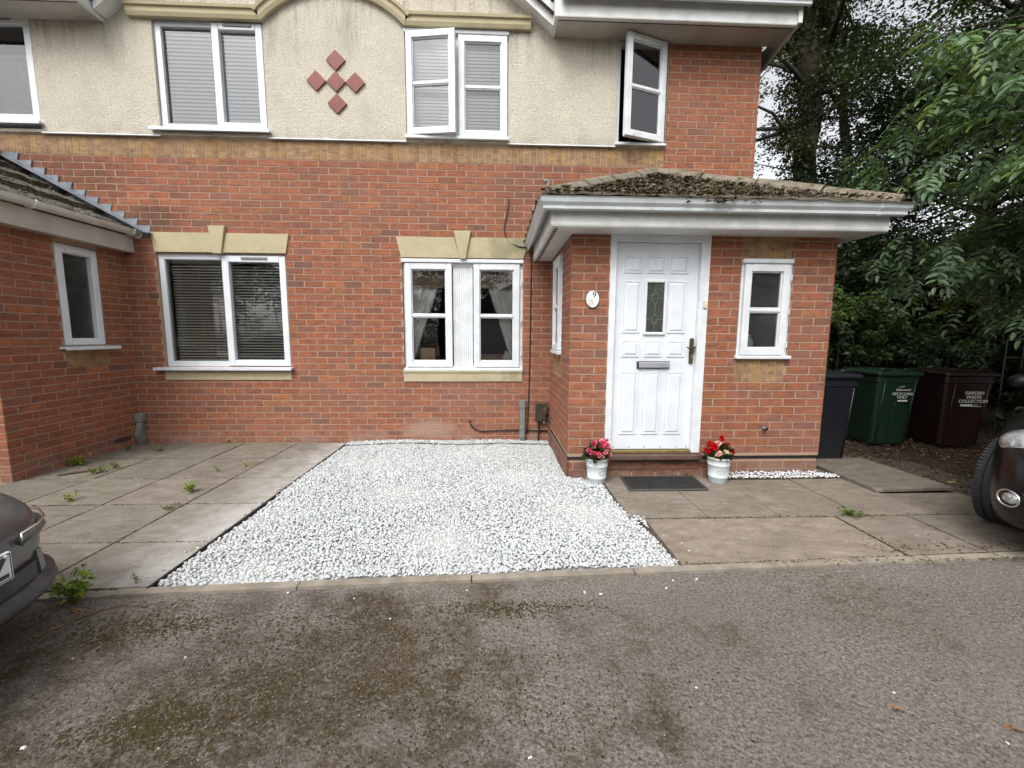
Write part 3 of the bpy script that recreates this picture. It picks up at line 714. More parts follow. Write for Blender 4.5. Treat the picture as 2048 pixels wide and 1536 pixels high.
mb = MB(); mb.box((4.80, PY+.14, .1), (7.06, PY+.15, .18)); mb.box((4.8, PY+.12, 2.2), (7.06, .1, 2.22)); mb.box((4.8, PY+.12, .1), (7.06, .1, .12)); mb.box((6.1, PY+.2, .12), (6.14, .1, 2.2)); mb.box((4.9, .2, .1), (7, .22, 2.2)); mb.build('porch_lining', ROOMD, HB)
# porch window
mb = MB(PF); ring(mb, 6.268, 6.738, 1.145, 1.985, .035, -.07, -.0)
wf = mb.build('window', TIMBER, HB, bevel=.003)
mb = MB(PF); mb.box((6.262, -.05, 1.975), (6.73, .035, 2.015)); mb.build('head_drip', TIMBER, wf, bevel=.010)
mb = MB(PF); mb.box((6.25, -.05, 1.118), (6.765, .045, 1.15)); mb.build('sill', TIMBER, wf, bevel=.008)
sash_geo(wf, PF, 6.285, 6.70, 1.155, 1.965, .008, .062, panemat=FROST)
for z in (1.25, 1.55, 1.85): mb = MB(PF); mb.tube([(6.715, .03, z-.025), (6.715, .03, z+.025)], .007, 8); mb.build('hinge', TIMBER, wf)
# narrow side window of the porch
mb = MB(PL); ring(mb, .405, .86, 1.165, 2.10, .035, -.06, .0); wf = mb.build('window', TIMBER, HB, bevel=.003)
mb = MB(PL); mb.box((.395, -.05, 2.09), (.87, .035, 2.13)); mb.build('head_drip', TIMBER, wf, bevel=.008)
mb = MB(PL); mb.box((.385, -.05, 1.13), (.885, .045, 1.165)); mb.build('sill', TIMBER, wf, bevel=.006)
sash_geo(wf, PL, .425, .84, 1.17, 2.085, .008, .06, panemat=FROST)

# front door
mb = MB(PF); ring(mb, 5.068, 5.968, .235, 2.22, .055, -.09, .012, .001); mb.box((5.12, -.09, 2.15), (5.91, .008, 2.165)); mb.box((5.888, -.08, .24), (5.914, .018, 2.16))
df = mb.build('door_frame', TIMBER, HB, bevel=.004)
mb = MB(PF); mb.box((5.124, -.075, .262), (5.887, -.028, 2.148))
door = mb.build('front_door', DOORP, HB, bevel=.003)
def dpanel(mb, a, b, c, d, n=-.028):
    e = .012; f2 = .032
    # moulded rim then raised field
    ring(mb, a, b, c, d, e, n-.002, n+.008)
    def q(i, nn): return [(a+i, nn, c+i), (b-i, nn, c+i), (b-i, nn, d-i), (a+i, nn, d-i)]
    v = q(e, n+.0015)+q(f2, n+.011); mb.mesh(v, [(0, 4, 5, 1), (1, 5, 6, 2), (2, 6, 7, 3), (3, 7, 4, 0), (4, 7, 6, 5)])
mb = MB(PF)
for (a, b) in ((5.207, 5.366), (5.417, 5.578), (5.628, 5.789)):
    dpanel(mb, a, b, 1.884, 2.036); dpanel(mb, a, b, 1.133, 1.281); dpanel(mb, a, b, .407, .995)
for (a, b) in ((5.203, 5.362), (5.616, 5.782)): dpanel(mb, a, b, 1.352, 1.816)
mb.build('raised_panels', DOORP, door, bevel=.0015)
mb = MB(PF); ring(mb, 5.395, 5.600, 1.335, 1.825, .024, -.03, -.008); mb.build('glazing_frame', DOORP, door, bevel=.006)
pane(door, PF, 5.419, 5.576, 1.359, 1.801, -.020, LEADED)
mb = MB(PF); nn = -.0185
def lead(p, q): mb.tube([(p[0], nn, p[1]), (q[0], nn, q[1])], .0021, 5)
c = 5.497
for z in (1.665, 1.475):
    lead((5.419, z), (c-.035, z)); lead((c+.035, z), (5.576, z))
    dd = .062 if z > 1.6 else .045; ww = .035
    for s1 in (-1, 1):
        for s2 in (-1, 1): lead((c+s1*ww, z), (c, z+s2*dd))
lead((c, 1.61), (c, 1.52)); lead((c, 1.43), (c, 1.359)); lead((c, 1.727), (c, 1.74)); lead((c-.05, 1.801), (c, 1.727)) if False else None
mb.build('lead_cames', GREYPL, door)
mb = MB(PF); mb.box((5.352, -.028, 1.026), (5.656, -.012, 1.092)); mb.build('letterbox', BLACK, door, bevel=.004)
mb = MB(PF); mb.box((5.366, -.012, 1.034), (5.652, .0, 1.084)); mb.build('letterbox_flap', STEEL, door, bevel=.005)
mb = MB(PF); zc0, zc1 = 1.085, 1.288; rr = .019
vs = []
for (cz, s0) in ((zc1, 0), (zc0, math.pi)):
    for k in range(9): t = s0+math.pi*k/8; vs.append((5.856+rr*math.cos(t), cz+rr*math.sin(t)))
k = len(vs); mb.mesh([(x, -.028, z) for x, z in vs]+[(x, -.018, z) for x, z in vs], [tuple(range(k)), tuple(range(k, 2*k))[::-1]]+[(i, (i+1) % k, (i+1) % k+k, i+k) for i in range(k)])
dh = mb.build('handle_plate', OLDBRASS, door, recalc=True)
mb = MB(PF); mb.tube([(5.858, -.02, 1.222), (5.858, .022, 1.222), (5.84, .03, 1.220), (5.81, .028, 1.214), (5.79, .026, 1.226)], [.009, .009, .008, .007, .006], 8); mb.tube([(5.858, -.02, 1.222), (5.875, .01, 1.222)], .012, 8); mb.build('lever', OLDBRASS, dh, smooth=True)
mb = MB(PF); mb.box((5.85, -.018, 1.125), (5.866, -.012, 1.15)); mb.build('lock_cylinder', CHROME, dh)
mb = MB(PF); mb.box((5.925, .012, 1.577), (5.955, .028, 1.642)); bell = mb.build('doorbell', CREAM, HB, bevel=.003)
mb = MB(PF); mb.lathe([(0, .034), (.007, .033), (.008, .028)], (5.94, 0, 1.612), 14, 'y'); mb.build('button', UPVC, bell)
mb = MB(PF); mb.box((5.124, -.06, .232), (5.888, .012, .258)); mb.build('brass_threshold', BRASS, HB, bevel=.004)
mb = MB(PF)
for x in (5.16, 5.31, 5.46, 5.61, 5.76, 5.86): mb.lathe([(0, -.026), (.005, -.026), (.006, -.028)], (x, 0, .283), 8, 'y')
mb.build('screw_heads', BLACK, door)
mb = MB(PF); mb.box((5.05, -.08, .185), (5.975, .075, .228)); mb.build('doorstep', STEPT, HB, bevel=.006)
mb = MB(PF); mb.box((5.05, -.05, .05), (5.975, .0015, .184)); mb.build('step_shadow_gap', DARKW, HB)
# air brick, overflow pipe
mb = MB(PF)
for i in range(5): mb.box((5.62, .003, .125+i*.011), (5.83, .010, .131+i*.011))
mb.build('air_brick', STEPT, HB)
mb = MB(PF); mb.tube([(6.58, -.01, .468), (6.58, .05, .464)], .016, 12, cap=False); mb.lathe([(.0, .002), (.021, .004), (.021, 0)], (6.58, 0, .468), 14, 'y'); mb.build('overflow_pipe', GREYPL, HB)
mb = MB(PF); mb.tube([(6.58, -.01, .468), (6.58, .049, .464)], .011, 10); mb.build('overflow_bore', BLACK, HB)
# house number plaque
mb = MB(PF); mb.lathe([(0, .018), (.055, .018), (.0605, .016), (.064, .010), (.064, .0)], (0, 0, 0), 36, 'y')
for i, v in enumerate(mb.v): pass
mb2 = MB(PF @ Matrix.Translation((4.917, 0, 1.648)) @ Matrix.Diagonal((1, 1, 1.27, 1))); mb2.lathe([(0, .016), (.055, .016), (.0605, .014), (.0635, .010), (.0635, .0)], (0, 0, 0), 40, 'y')
pq = mb2.build('number_plaque', CERAMIC, HB, smooth=False)
mb2 = MB(PF @ Matrix.Translation((4.917, 0, 1.648)) @ Matrix.Diagonal((1, 1, 1.26, 1))); mb2.lathe([(.0585, .0145), (.0605, .0165), (.0625, .0135)], (0, 0, 0), 40, 'y'); mb2.lathe([(.0632, .0), (.0652, .004), (.0640, .012)], (0, 0, 0), 40, 'y'); mb2.build('plaque_rim', NAVY, pq, smooth=True)
text_mesh('numeral', '9', PF @ Matrix.Translation((4.932, .0165, 1.662)), .074, .0008, NAVY, pq)
mb2 = MB(PF)
for i in range(16):
    x, z = 4.893+random.uniform(-.022, .028), 1.605+random.uniform(-.02, .035); a = random.uniform(0, 3.1); l = .007
    mb2.poly([(x-l*math.cos(a), .0172+i*1e-5, z-l*math.sin(a)), (x+.003*math.sin(a), .0172+i*1e-5, z-.003*math.cos(a)), (x+l*math.cos(a), .0172+i*1e-5, z+l*math.sin(a)), (x-.003*math.sin(a), .0172+i*1e-5, z+.003*math.cos(a))])
mb2.build('painted_sprig', LEAFGR, pq)
# porch roof
ex0, ex1, ey, ez = 4.505, 7.365, -1.60, 2.21; APX = (5.935, .0, 3.20)
mb = MB()
E0, E1, E2, E3 = (4.40, -1.70, 2.40), (7.47, -1.70, 2.385), (7.47, .0, 2.40), (4.40, 0, 2.40)
tile_sheet(mb, E0, E1, (5.94, -.02, 3.20), (5.93, -.02, 3.20), 11, 5, .007, .026, .002)
tile_sheet(mb, (4.40, 0, 2.40), (4.40, -1.70, 2.40), (5.93, -.02, 3.2), (5.93, 0, 3.2), 6, 5, .022, .02, .002)
tile_sheet(mb, (7.47, -1.70, 2.4), (7.47, 0, 2.4), (5.94, 0, 3.2), (5.94, -.02, 3.2), 6, 5, .022, .02, .002)
prf = mb.build('porch_roof', TILE, HB, smooth=False)
mb = MB(); ridge_tiles(mb, (4.47, -1.64, 2.435), (5.93, -.02, 3.225), .085, 4, .06); mb.build('hip_tiles', RIDGE, prf)
mb = MB(); ridge_tiles(mb, (7.40, -1.64, 2.430), (5.94, -.02, 3.225), .085, 4, .06); mb.build('hip_tiles', RIDGE, prf)
mb = MB(); sweep_board(mb, [(ex0, 0), (ex0, ey), (ex1, ey), (ex1, 0)], ez-.005, 2.36, .02, True); mb.build('fascia', PLASTIC, prf)
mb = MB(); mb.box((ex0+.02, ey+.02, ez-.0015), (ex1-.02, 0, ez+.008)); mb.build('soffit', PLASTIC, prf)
mb = MB(); mb.box((ex0+.035, ey+.03, ez-.005), (ex0+.065, -.02, ez-.0017)); mb.build('vent_strip', VENT, prf)
mb = MB()
for i in range(22): y = ey+.05+i*.07; mb.box((ex0+.034, y, ez-.007), (ex0+.066, y+.012, ez-.0052))
mb.build('vent_bars', PLASTIC, prf)
mb = MB(); ogee(mb, [(4.43, 0), (4.43, -1.672), (7.44, -1.672), (7.44, 0)], 2.315, .095); gt = mb.build('gutter', GUTTER, prf)
mb = MB(); mb.tube([(4.432, -1.6, 2.42), (4.44, -1.6, 2.44), (4.455, -1.6, 2.48), (4.475, -1.6, 2.52), (4.48, -1.6, 2.545), (4.468, -1.6, 2.563), (4.45, -1.6, 2.56), (4.445, -1.6, 2.542)], .012, 8); mb.build('hip_iron', GREYPL, prf, smooth=True)
for x in (4.62, 5.95, 7.2):
    mb = MB(); ogee(mb, [(x-.012, -1.6755), (x+.012, -1.6755)], 2.311, .10); mb.build('gutter_union', GUTTER, gt)
mb = MB(); mb.tube([(7.37, -1.64, 2.42), (7.37, -1.64, 2.50), (7.38, -1.64, 2.53), (7.405, -1.64, 2.545), (7.425, -1.64, 2.53), (7.415, -1.64, 2.515)], .004, 8); mb.build('hip_iron', GREYPL, prf, smooth=True)
# moss and leaf litter lying on the porch roof
def scatter_on(name, parent, N, fn, lmin, lmax, cols, flat=.35, mat=CHIP):
    P = np.array([fn() for _ in range(N)]); ax = rng.normal(size=(N, 3)); ax[:, 2] *= flat; ax /= np.linalg.norm(ax, axis=1)[:, None]
    up_ = rng.normal(size=(N, 3))*.5+np.array([0, 0, 1]); sd_ = np.cross(ax, up_); sd_ /= np.linalg.norm(sd_, axis=1)[:, None]
    L = rng.uniform(lmin, lmax, N)[:, None]; Wd = L*rng.uniform(.12, .45, N)[:, None]
    V = np.stack([P-ax*L/2, P+sd_*Wd/2, P+ax*L/2, P-sd_*Wd/2], 1).reshape(-1, 3); Fq = np.arange(N*4).reshape(-1, 4)
    c = np.array(cols)[rng.integers(0, len(cols), N)]*rng.uniform(.7, 1.25, N)[:, None]
    return np_mesh(name, V, Fq, c, mat, parent)
def on_porch():
    v = random.random()**1.6*.9; a, b = 4.40+1.53*v, 7.47-1.53*v; x = random.uniform(a, b)
    if random.random() < .3: x = a+(b-a)*min(1, abs(random.gauss(.35, .2)))
    return (x, -1.70+1.68*v, 2.42+.80*v+random.uniform(0, .03)+(.015 if v < .1 else 0))
scatter_on('moss_litter', prf, 4000, on_porch, .012, .05, [(.10, .075, .05), (.17, .135, .095), (.06, .05, .025), (.05, .05, .018), (.30, .26, .2)], .4)
def moss_lumps(name, parent, N, fn, r0, r1, cols):
    base = np.array([(1, 0, 0), (-1, 0, 0), (0, 1, 0), (0, -1, 0), (0, 0, 1), (.7, .7, .5), (-.7, .7, .5), (.7, -.7, .5), (-.7, -.7, .5)])
    fs = np.array([(4, 0, 5), (4, 5, 2), (4, 2, 6), (4, 6, 1), (4, 1, 8), (4, 8, 3), (4, 3, 7), (4, 7, 0)])
    P = np.array([fn() for _ in range(N)]); r = rng.uniform(r0, r1, N)
    V = P[:, None, :]+base[None]*r[:, None, None]*rng.uniform(.6, 1.3, (N, 9, 3))*np.array([1, 1, .6]); Fq = (fs[None]+np.arange(N)[:, None, None]*9).reshape(-1, 3)
    c = np.repeat(np.array(cols)[rng.integers(0, len(cols), N)], len(fs), axis=0)
    return np_mesh(name, V.reshape(-1, 3), Fq, c, MOSS, parent, smooth=True)
moss_lumps('moss_cushions', prf, 420, on_porch, .008, .03, [(.055, .05, .018), (.08, .06, .03), (.12, .09, .06)])['kind'] = 'stuff'
moss_lumps('moss_overhang', gt, 46, lambda: (random.choice([random.gauss(5.91, .05), random.gauss(5.83, .03), random.uniform(5.5, 6.2)]), -1.735+random.uniform(0, .02), 2.405+random.uniform(-.03, .01)), .008, .02, [(.06, .045, .025), (.09, .07, .04)])['kind'] = 'stuff'

# ---- services on the right house
mb = MB(); pts = [(4.21, -.012, 2.92), (4.205, -.012, 2.82), (4.17, -.012, 2.66), (4.155, -.012, 2.56), (4.18, -.012, 2.47), (4.25, -.012, 2.40), (4.33, -.025, 2.37), (4.41, -.03, 2.365), (4.47, -.014, 2.30), (4.482, -.012, 2.18), (4.48, -.012, 1.7), (4.475, -.012, 1.0), (4.465, -.012, .5), (4.455, -.012, .13), (4.44, -.012, .10)]
mb.tube(pts, .0065, 7); mb.build('aerial_cable', BLACK, HB, smooth=True)
mb = MB(); mb.tube([(3.735, -.005, .255), (3.745, -.02, .22), (3.79, -.02, .165), (3.87, -.02, .135), (4.1, -.02, .145), (4.4, -.02, .150), (4.55, -.02, .14), (4.71, -.02, .135)], .008, 7); mb.lathe([(0, -.012), (.012, -.01), (.012, 0)], (3.735, 0, .26), 10, 'y'); mb.build('ground_cable', BLACK, HB, smooth=True)
mb = MB(); mb.box((4.355, -.06, .0), (4.42, -.002, .53)); dp = mb.build('cable_guard', GREYPL, HB, bevel=.006)
mb = MB(); mb.box((4.35, -.066, .43), (4.425, -.001, .535)); mb.build('cover_cap', GREYPL, dp, bevel=.006)
mb = MB(); mb.box((4.352, -.075, .05), (4.423, -.001, .215)); mb.build('boot', GREYPL, dp, bevel=.02)
mb = MB(); mb.box((4.555, -.075, .285), (4.70, -.003, .50)); ub = mb.build('junction_box', DARKW, HB, bevel=.01)
mb = MB(); mb.box((4.545, -.085, .27), (4.64, -.077, .49)); mb.build('box_lid', BARK, ub, bevel=.004)
mb = MB(); mb.tube([(4.675, -.075, .35), (4.675, -.12, .352)], .017, 12, cap=False); mb.tube([(4.655, -.05, .285), (4.655, -.09, .25)], .012, 10); mb.build('pipe_outlet', CHROME, ub)
mb = MB(); mb.tube([(4.60, -.04, .29), (4.595, -.04, .15), (4.59, -.035, .0)], [.014, .012, .010], 9); mb.build('feed_pipe', BLACK, ub)
mb = MB(); 
for i in range(26):
    a = random.uniform(0, 6.3); p = Vector((4.66+random.gauss(0, .03), -.09, .40+random.gauss(0, .05))); mb.tube([p, p+Vector((math.cos(a)*.035, random.uniform(-.02, .01), math.sin(a)*.035))], .0018, 4)
mb.build('cobweb_debris', TWIG, ub)
# grey boot at the foot of the wing corner (left house)
mb = MB(); mb.box((-.232, -.075, .275), (-.150, -.004, .375)); bt = mb.build('cable_guard', GREYPL, HA, bevel=.008)
mb = MB(FRONT); 
vs = [(-.222, .012, .27), (-.158, .012, .27), (-.158, .065, .27), (-.222, .065, .27), (-.225, .012, .14), (-.165, .012, .14), (-.165, .11, .12), (-.225, .11, .12), (-.222, .012, .0), (-.160, .012, .0), (-.160, .075, .0), (-.222, .075, .0)]
mb.mesh(vs, [(0, 1, 2, 3), (8, 11, 10, 9)]+[(i+a, i+(a+1) % 4, i+4+(a+1) % 4, i+4+a) for i in (0, 4) for a in range(4)]); mb.build('boot', GREYPL, bt, bevel=.006, recalc=True)

# ---------------------------------------------------------------- left wing
WX = -.235
WS = FM((WX, 0, 0), (0, 1, 0)); WFr = FM((0, PY, 0), (1, 0, 0))
hwg = (-.765, -.315, 1.19, 2.21)
mb = MB(WS); bricks(mb, -1.354, 0, 0, 2.30, [hwg, (-.765, -.30, .96, 1.19)], off=.0); backing(mb, -1.35, 0, -.1, 2.32, [hwg]); soldiers(mb, -.765, -.30, .965, 1.175); mb.build('wing_wall', [BRICK, MORTAR], HA)
mb = MB(WFr); bricks(mb, -5.0, WX, 0, 2.30, off=.0); backing(mb, -5.0, WX, -.1, 2.32); mb.build('wing_wall', [BRICK, MORTAR], HA)
wf = upvc_window(HA, WS, -.765, -.315, 1.19, 2.205, None, (-.82, -.225, 1.165, .075), FROST2, N=-.015)
mb = MB(); mb.box((-4.9, PY+.12, 2.20), (WX-.11, 0, 2.22)); mb.build('wing_lining', ROOMD, HA)
mb = MB(WS)
for i in range(6): mb.box((-.36, .003, .085+i*.010), (-.15, .009, .090+i*.010))
mb.build('air_brick', STEPT, HA)
mb = MB(); ze = 2.40; xe = -.055
tile_sheet(mb, (xe, -1.70, 2.455), (xe, .0, 2.455), (-1.50, 0, 3.265), (-1.50, -.05, 3.265), 6, 4, .010, .050, .002)
tile_sheet(mb, (-2.95, -1.70, 2.47), (xe, -1.70, 2.47), (-1.50, -.02, 3.3), (-1.52, -.02, 3.3), 11, 5, .022, .02, .002)
wr = mb.build('wing_roof', TILE2, HA)
mb = MB(); ridge_tiles(mb, (-.13, -1.62, 2.50), (-1.50, -.03, 3.32), .09, 4, .06); mb.build('hip_tiles', RIDGE, wr)
mb = MB(); mb.tube([(-1.62, -.12, 3.20), (-1.36, -.12, 3.20)], .085, 12); mb.build('ridge_end_tile', RIDGE, wr, smooth=True)
mb = MB(); sweep_board(mb, [(-5, -1.60), (-.10, -1.60), (-.10, -.0)], 2.245, 2.42, .02); mb.build('fascia', BARGE, wr)
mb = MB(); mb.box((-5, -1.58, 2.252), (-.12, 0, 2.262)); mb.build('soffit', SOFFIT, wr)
mb = MB()
def hround(mb, pts, r, z):
    prof = [(r*math.sin(t), -r*math.cos(t)) for t in [i*math.pi/10-math.pi/2 for i in range(11)]]
    prof = [(r+r*math.sin(-math.pi/2+i*math.pi/10), -r*math.cos(-math.pi/2+i*math.pi/10)) for i in range(11)]+[(2*r+.006, .006), (2*r-.006, .008)]
    P = [Vector((p[0], p[1], 0)) for p in pts]; vs = []
    for i, p in enumerate(P):
        d0 = (p-P[i-1]).normalized() if i else (P[1]-p).normalized(); d1 = (P[i+1]-p).normalized() if i < len(P)-1 else d0
        n0 = Vector((d0.y, -d0.x, 0)); n1 = Vector((d1.y, -d1.x, 0)); nn = n0+n1; nn = nn/(nn.length**2)*2
        for (o, zz) in prof: q = p+nn*o; vs.append((q.x, q.y, z+zz))
    k = len(prof); mb.mesh(vs, [(i*k+j, i*k+j+1, (i+1)*k+j+1, (i+1)*k+j) for i in range(len(P)-1) for j in range(k-1)]+[tuple(range((len(P)-1)*k, len(P)*k-2))])
hround(mb, [(-5, -1.60), (-.10, -1.60), (-.10, .0)], .052, 2.478); gw = mb.build('gutter', PLASTIC, wr, smooth=True)
mb = MB()
for y in (-.10, -1.10):
    mb.tube([(-.095, y, 2.485)]+[(-.048+.058*math.sin(-math.pi/2+i*math.pi/8), y, 2.478-.058*math.cos(-math.pi/2+i*math.pi/8)) for i in range(9)]+[(.014, y, 2.488)], .010, 6)
mb.tube([(-.048, -.012, 2.46), (-.048, -.0, 2.46)], .058, 14)
mb.build('gutter_bracket', PLASTIC, gw, smooth=True)
# stepped lead flashing against the front wall
mb = MB(FRONT)
for i in range(11):
    zt_ = 2.552+.075*i; xr = .112-i*.134; e = .0085+.0010*i
    poly = [(xr-.30, zt_-.06), (xr-.05, zt_-.13), (xr-.022, zt_-.075), (xr, zt_), (xr-.16, zt_)]
    mb.poly([(p[0], e, p[1]) for p in poly])
    for a, b in ((2, 3), (3, 4)): mb.poly([(poly[a][0], e, poly[a][1]), (poly[a][0]+.001, .001, poly[a][1]), (poly[b][0]+.001, .001, poly[b][1]), (poly[b][0], e, poly[b][1])])
mb.poly([(.135, .02, 2.462), (.125, .13, 2.447), (-1.35, .13, 3.262), (-1.35, .02, 3.29)])
mb.build('lead_flashing', LEAD, wr)
def on_wing():
    v = random.random()**1.8*.7; y = random.uniform(-1.66+1.6*v, -.02); return (-.06-1.45*v, y, 2.49+.83*v+random.uniform(0, .03))
scatter_on('moss_litter', wr, 700, on_wing, .012, .05, [(.06, .05, .04), (.15, .13, .11), (.035, .03, .018), (.24, .22, .19)], .4)
HA.name = 'semi_detached_house'; HB.name = 'semi_detached_house.001'

# ================================================================ ground
def sheet(name, pts, z, mat, kind='structure', col=(1, 1, 1)):
    mb = MB(); mb.cur = col; mb.poly([(x, y, z) for x, y in pts]); return tag(mb.build(name, mat), kind=kind)
sheet('ground', [(-400, -400), (400, -400), (400, 400), (-400, 400)], -.09, SOILG)
KY = lambda x: -3.045+.040*(x-1.7)
sheet('road', [(-60, -60), (60, -60), (60, -1.0), (12, KY(12)), (-6, KY(-6)), (-60, -5)], -.016, TARMAC)
sheet('soil_bed', [(7.1, -2.9), (30, -2.0), (60, 40), (7.1, 40)], -.035, SOILG)
sheet('bedding', [(-6, KY(-6)), (8.6, KY(8.6)), (8.6, -.9), (7.1, .0), (-6, .02)], -.024, simple('dark_bedding', (.05, .038, .028), (.09, .07, .05), 30, .95, .4, 60))
# kerb edging stones
mb = MB(); x = -3.4; i = 0
while x < 9.6:
    w = .915; a, b = x+.003, x+w-.003; dz = random.uniform(-.004, .003)
    y0a, y0b = KY(a)+random.uniform(-.003, .003), KY(b)+random.uniform(-.003, .003)
    vs = [(a, y0a, -.12), (b, y0b, -.12), (b, y0b+.055, -.12), (a, y0a+.055, -.12), (a, y0a, .002+dz), (b, y0b, .002+dz), (b, y0b+.055, .002+dz), (a, y0a+.055, .002+dz)]
    mb.mesh(vs, [(0, 3, 2, 1), (4, 5, 6, 7), (0, 1, 5, 4), (1, 2, 6, 5), (2, 3, 7, 6), (3, 0, 4, 7)]); x += w
vs = [(5.14, KY(5.14)+.062), (6.02, KY(6.02)+.062), (6.02, -2.815), (5.14, -2.84)]
mb.mesh([(p[0], p[1], -.1) for p in vs]+[(p[0], p[1], -.004) for p in vs], [(0, 3, 2, 1), (4, 5, 6, 7), (0, 1, 5, 4), (1, 2, 6, 5), (2, 3, 7, 6), (3, 0, 4, 7)])
tag(mb.build('kerb', KERB, bevel=.006), kind='structure')
# paving
def slab(mb, x0, x1, y0, y1, c, z=0.0, y0b=None):
    g = .005; k = random.uniform(.9, 1.1); mb.cur = tuple(v*k for v in c); z += random.uniform(-.003, .003); y0b = y0 if y0b is None else y0b
    t = [random.uniform(-.002, .002) for _ in range(4)]
    vs = [(x0+g, y0+g, -.05), (x1-g, y0b+g, -.05), (x1-g, y1-g, -.05), (x0+g, y1-g, -.05), (x0+g, y0+g, z+t[0]), (x1-g, y0b+g, z+t[1]), (x1-g, y1-g, z+t[2]), (x0+g, y1-g, z+t[3])]
    mb.mesh(vs, [(4, 5, 6, 7), (0, 1, 5, 4), (1, 2, 6, 5), (2, 3, 7, 6), (3, 0, 4, 7)])
mb = MB(); xs = [-2.74, -2.12, -1.50, -.88, -.26, .37, 1.0, 1.63, 2.235]; ys = [-2.48, -1.87, -1.275, -.64, -.03]
for i in range(len(xs)-1):
    c = (.185, .168, .135) if xs[i] < .5 else (.21, .186, .155)
    slab(mb, xs[i], xs[i+1], KY(xs[i])+.062, -2.48, c, 0, KY(xs[i+1])+.062)
    for j in range(4):
        if xs[i] < -.3 and ys[j+1] > -1.3: continue
        x0 = xs[i] if xs[i] > -.3 or ys[j+1] <= -1.3 else -.23
        slab(mb, x0, xs[i+1], ys[j], ys[j+1], c)
tag(mb.build('left_paving', SLAB, bevel=.003), kind='structure')
mb = MB()
for (a, b) in ((5.03, 5.62), (5.62, 6.17), (6.17, 6.8), (6.8, 7.34)): slab(mb, a, b, -2.235, -1.365 if a < 6.1 else -1.44, (.225, .192, .158))
for (a, b) in ((5.135, 6.57), (6.57, 7.12), (7.12, 7.75)): slab(mb, a, b, (KY(a)+.062) if a > 6 else -2.835, -2.24, (.255, .208, .162) if a < 6.5 else (.205, .176, .145), 0, (KY(b)+.062) if b > 7 else -2.83)
slab(mb, 7.14, 7.85, -1.36, -.60, (.15, .13, .105)); slab(mb, 7.34, 8.05, -2.235, -1.8, (.17, .14, .115)); slab(mb, 7.14, 7.85, -.60, .3, (.13, .115, .095)); slab(mb, 6.8, 7.33, -1.44, -1.365, (.15, .13, .105)) if False else None
tag(mb.build('right_paving', SLAB, bevel=.003), kind='structure')
mb = MB(); mb.cur = (.15, .13, .105)
mb.mesh([(7.30, -1.805, .004), (8.03, -1.78, .004), (7.99, -.90, .004), (7.31, -.92, .004), (7.30, -1.805, .034), (8.03, -1.78, .034), (7.99, -.90, .034), (7.31, -.92, .034)], [(0, 3, 2, 1), (4, 5, 6, 7), (0, 1, 5, 4), (1, 2, 6, 5), (2, 3, 7, 6), (3, 0, 4, 7)])
tag(mb.build('paving_slab', SLAB, bevel=.004), 'loose concrete slab lying proud of the paving beside the bins', 'slab')
# black edging strip beside the pebbles
mb = MB(); mb.mesh([(2.232, -2.98, -.03), (2.244, -2.98, -.03), (2.244, -.02, -.03), (2.232, -.02, -.03), (2.232, -2.98, .006), (2.244, -2.98, .006), (2.244, -.02, .006), (2.232, -.02, .006)], [(0, 3, 2, 1), (4, 5, 6, 7), (0, 1, 5, 4), (1, 2, 6, 5), (2, 3, 7, 6), (3, 0, 4, 7)])
tag(mb.build('edging_strip', BLACK), 'black edging strip between the left paving and the white pebbles', 'edging')

# ---- pebbles
def ico():
    bm = bmesh.new(); bmesh.ops.create_icosphere(bm, subdivisions=1, radius=1); bm.verts.ensure_lookup_table()
    v = np.array([x.co[:] for x in bm.verts]); f = np.array([[a.index for a in x.verts] for x in bm.faces]); bm.free(); return v, f
bm = bmesh.new(); bmesh.ops.create_icosphere(bm, subdivisions=2, radius=1)
IV = np.array([x.co[:] for x in bm.verts]); bm.verts.index_update(); IF = np.array([[a.index for a in x.verts] for x in bm.faces]); bm.free()
def pebbles(name, P, r, mat, cols, V0, F0):
    N = len(P); sc = np.stack([r*rng.uniform(.95, 1.45, N), r*rng.uniform(.75, 1.0, N), r*rng.uniform(.5, .75, N)], 1)
    lump = 1+rng.normal(0, .11, (N, len(V0), 1))
    V = V0[None]*lump*sc[:, None, :]
    a = rng.uniform(0, 6.283, N); b = rng.normal(0, .5, N); ca, sa, cb, sb = np.cos(a), np.sin(a), np.cos(b), np.sin(b)
    x = V[:, :, 0]*cb[:, None]+V[:, :, 2]*sb[:, None]; z = -V[:, :, 0]*sb[:, None]+V[:, :, 2]*cb[:, None]; y = V[:, :, 1]
    X = x*ca[:, None]-y*sa[:, None]; Y = x*sa[:, None]+y*ca[:, None]
    V = np.stack([X, Y, z], 2)+P[:, None, :]
    Fq = (F0[None]+np.arange(N)[:, None, None]*len(V0)).reshape(-1, 3)
    return np_mesh(name, V.reshape(-1, 3), Fq, np.repeat(cols, len(F0), axis=0), mat, smooth=True)
def in_poly(x, y, poly):
    ins = np.zeros(len(x), bool); j = len(poly)-1
    for i in range(len(poly)):
        xi, yi = poly[i]; xj, yj = poly[j]; c = ((yi > y) != (yj > y)) & (x < (xj-xi)*(y-yi)/(yj-yi+1e-12)+xi); ins ^= c; j = i
    return ins
bed = [(2.25, -.01), (2.255, KY(2.25)+.07), (5.13, KY(5.13)+.07), (5.10, -2.5), (5.06, -2.24), (5.02, -2.0), (5.0, -1.52), (4.80, -1.40), (4.71, -1.34), (4.71, -.01)]
ICV, ICF = ico()
g = .0165
gx, gy = np.meshgrid(np.arange(2.2, 5.2, g), np.arange(-3.05, 0, g*.9)); gx = gx.ravel()+rng.normal(0, .006, gx.size); gy = gy.ravel()+rng.normal(0, .006, gy.size)
k = in_poly(gx, gy, bed); gx, gy = gx[k], gy[k]
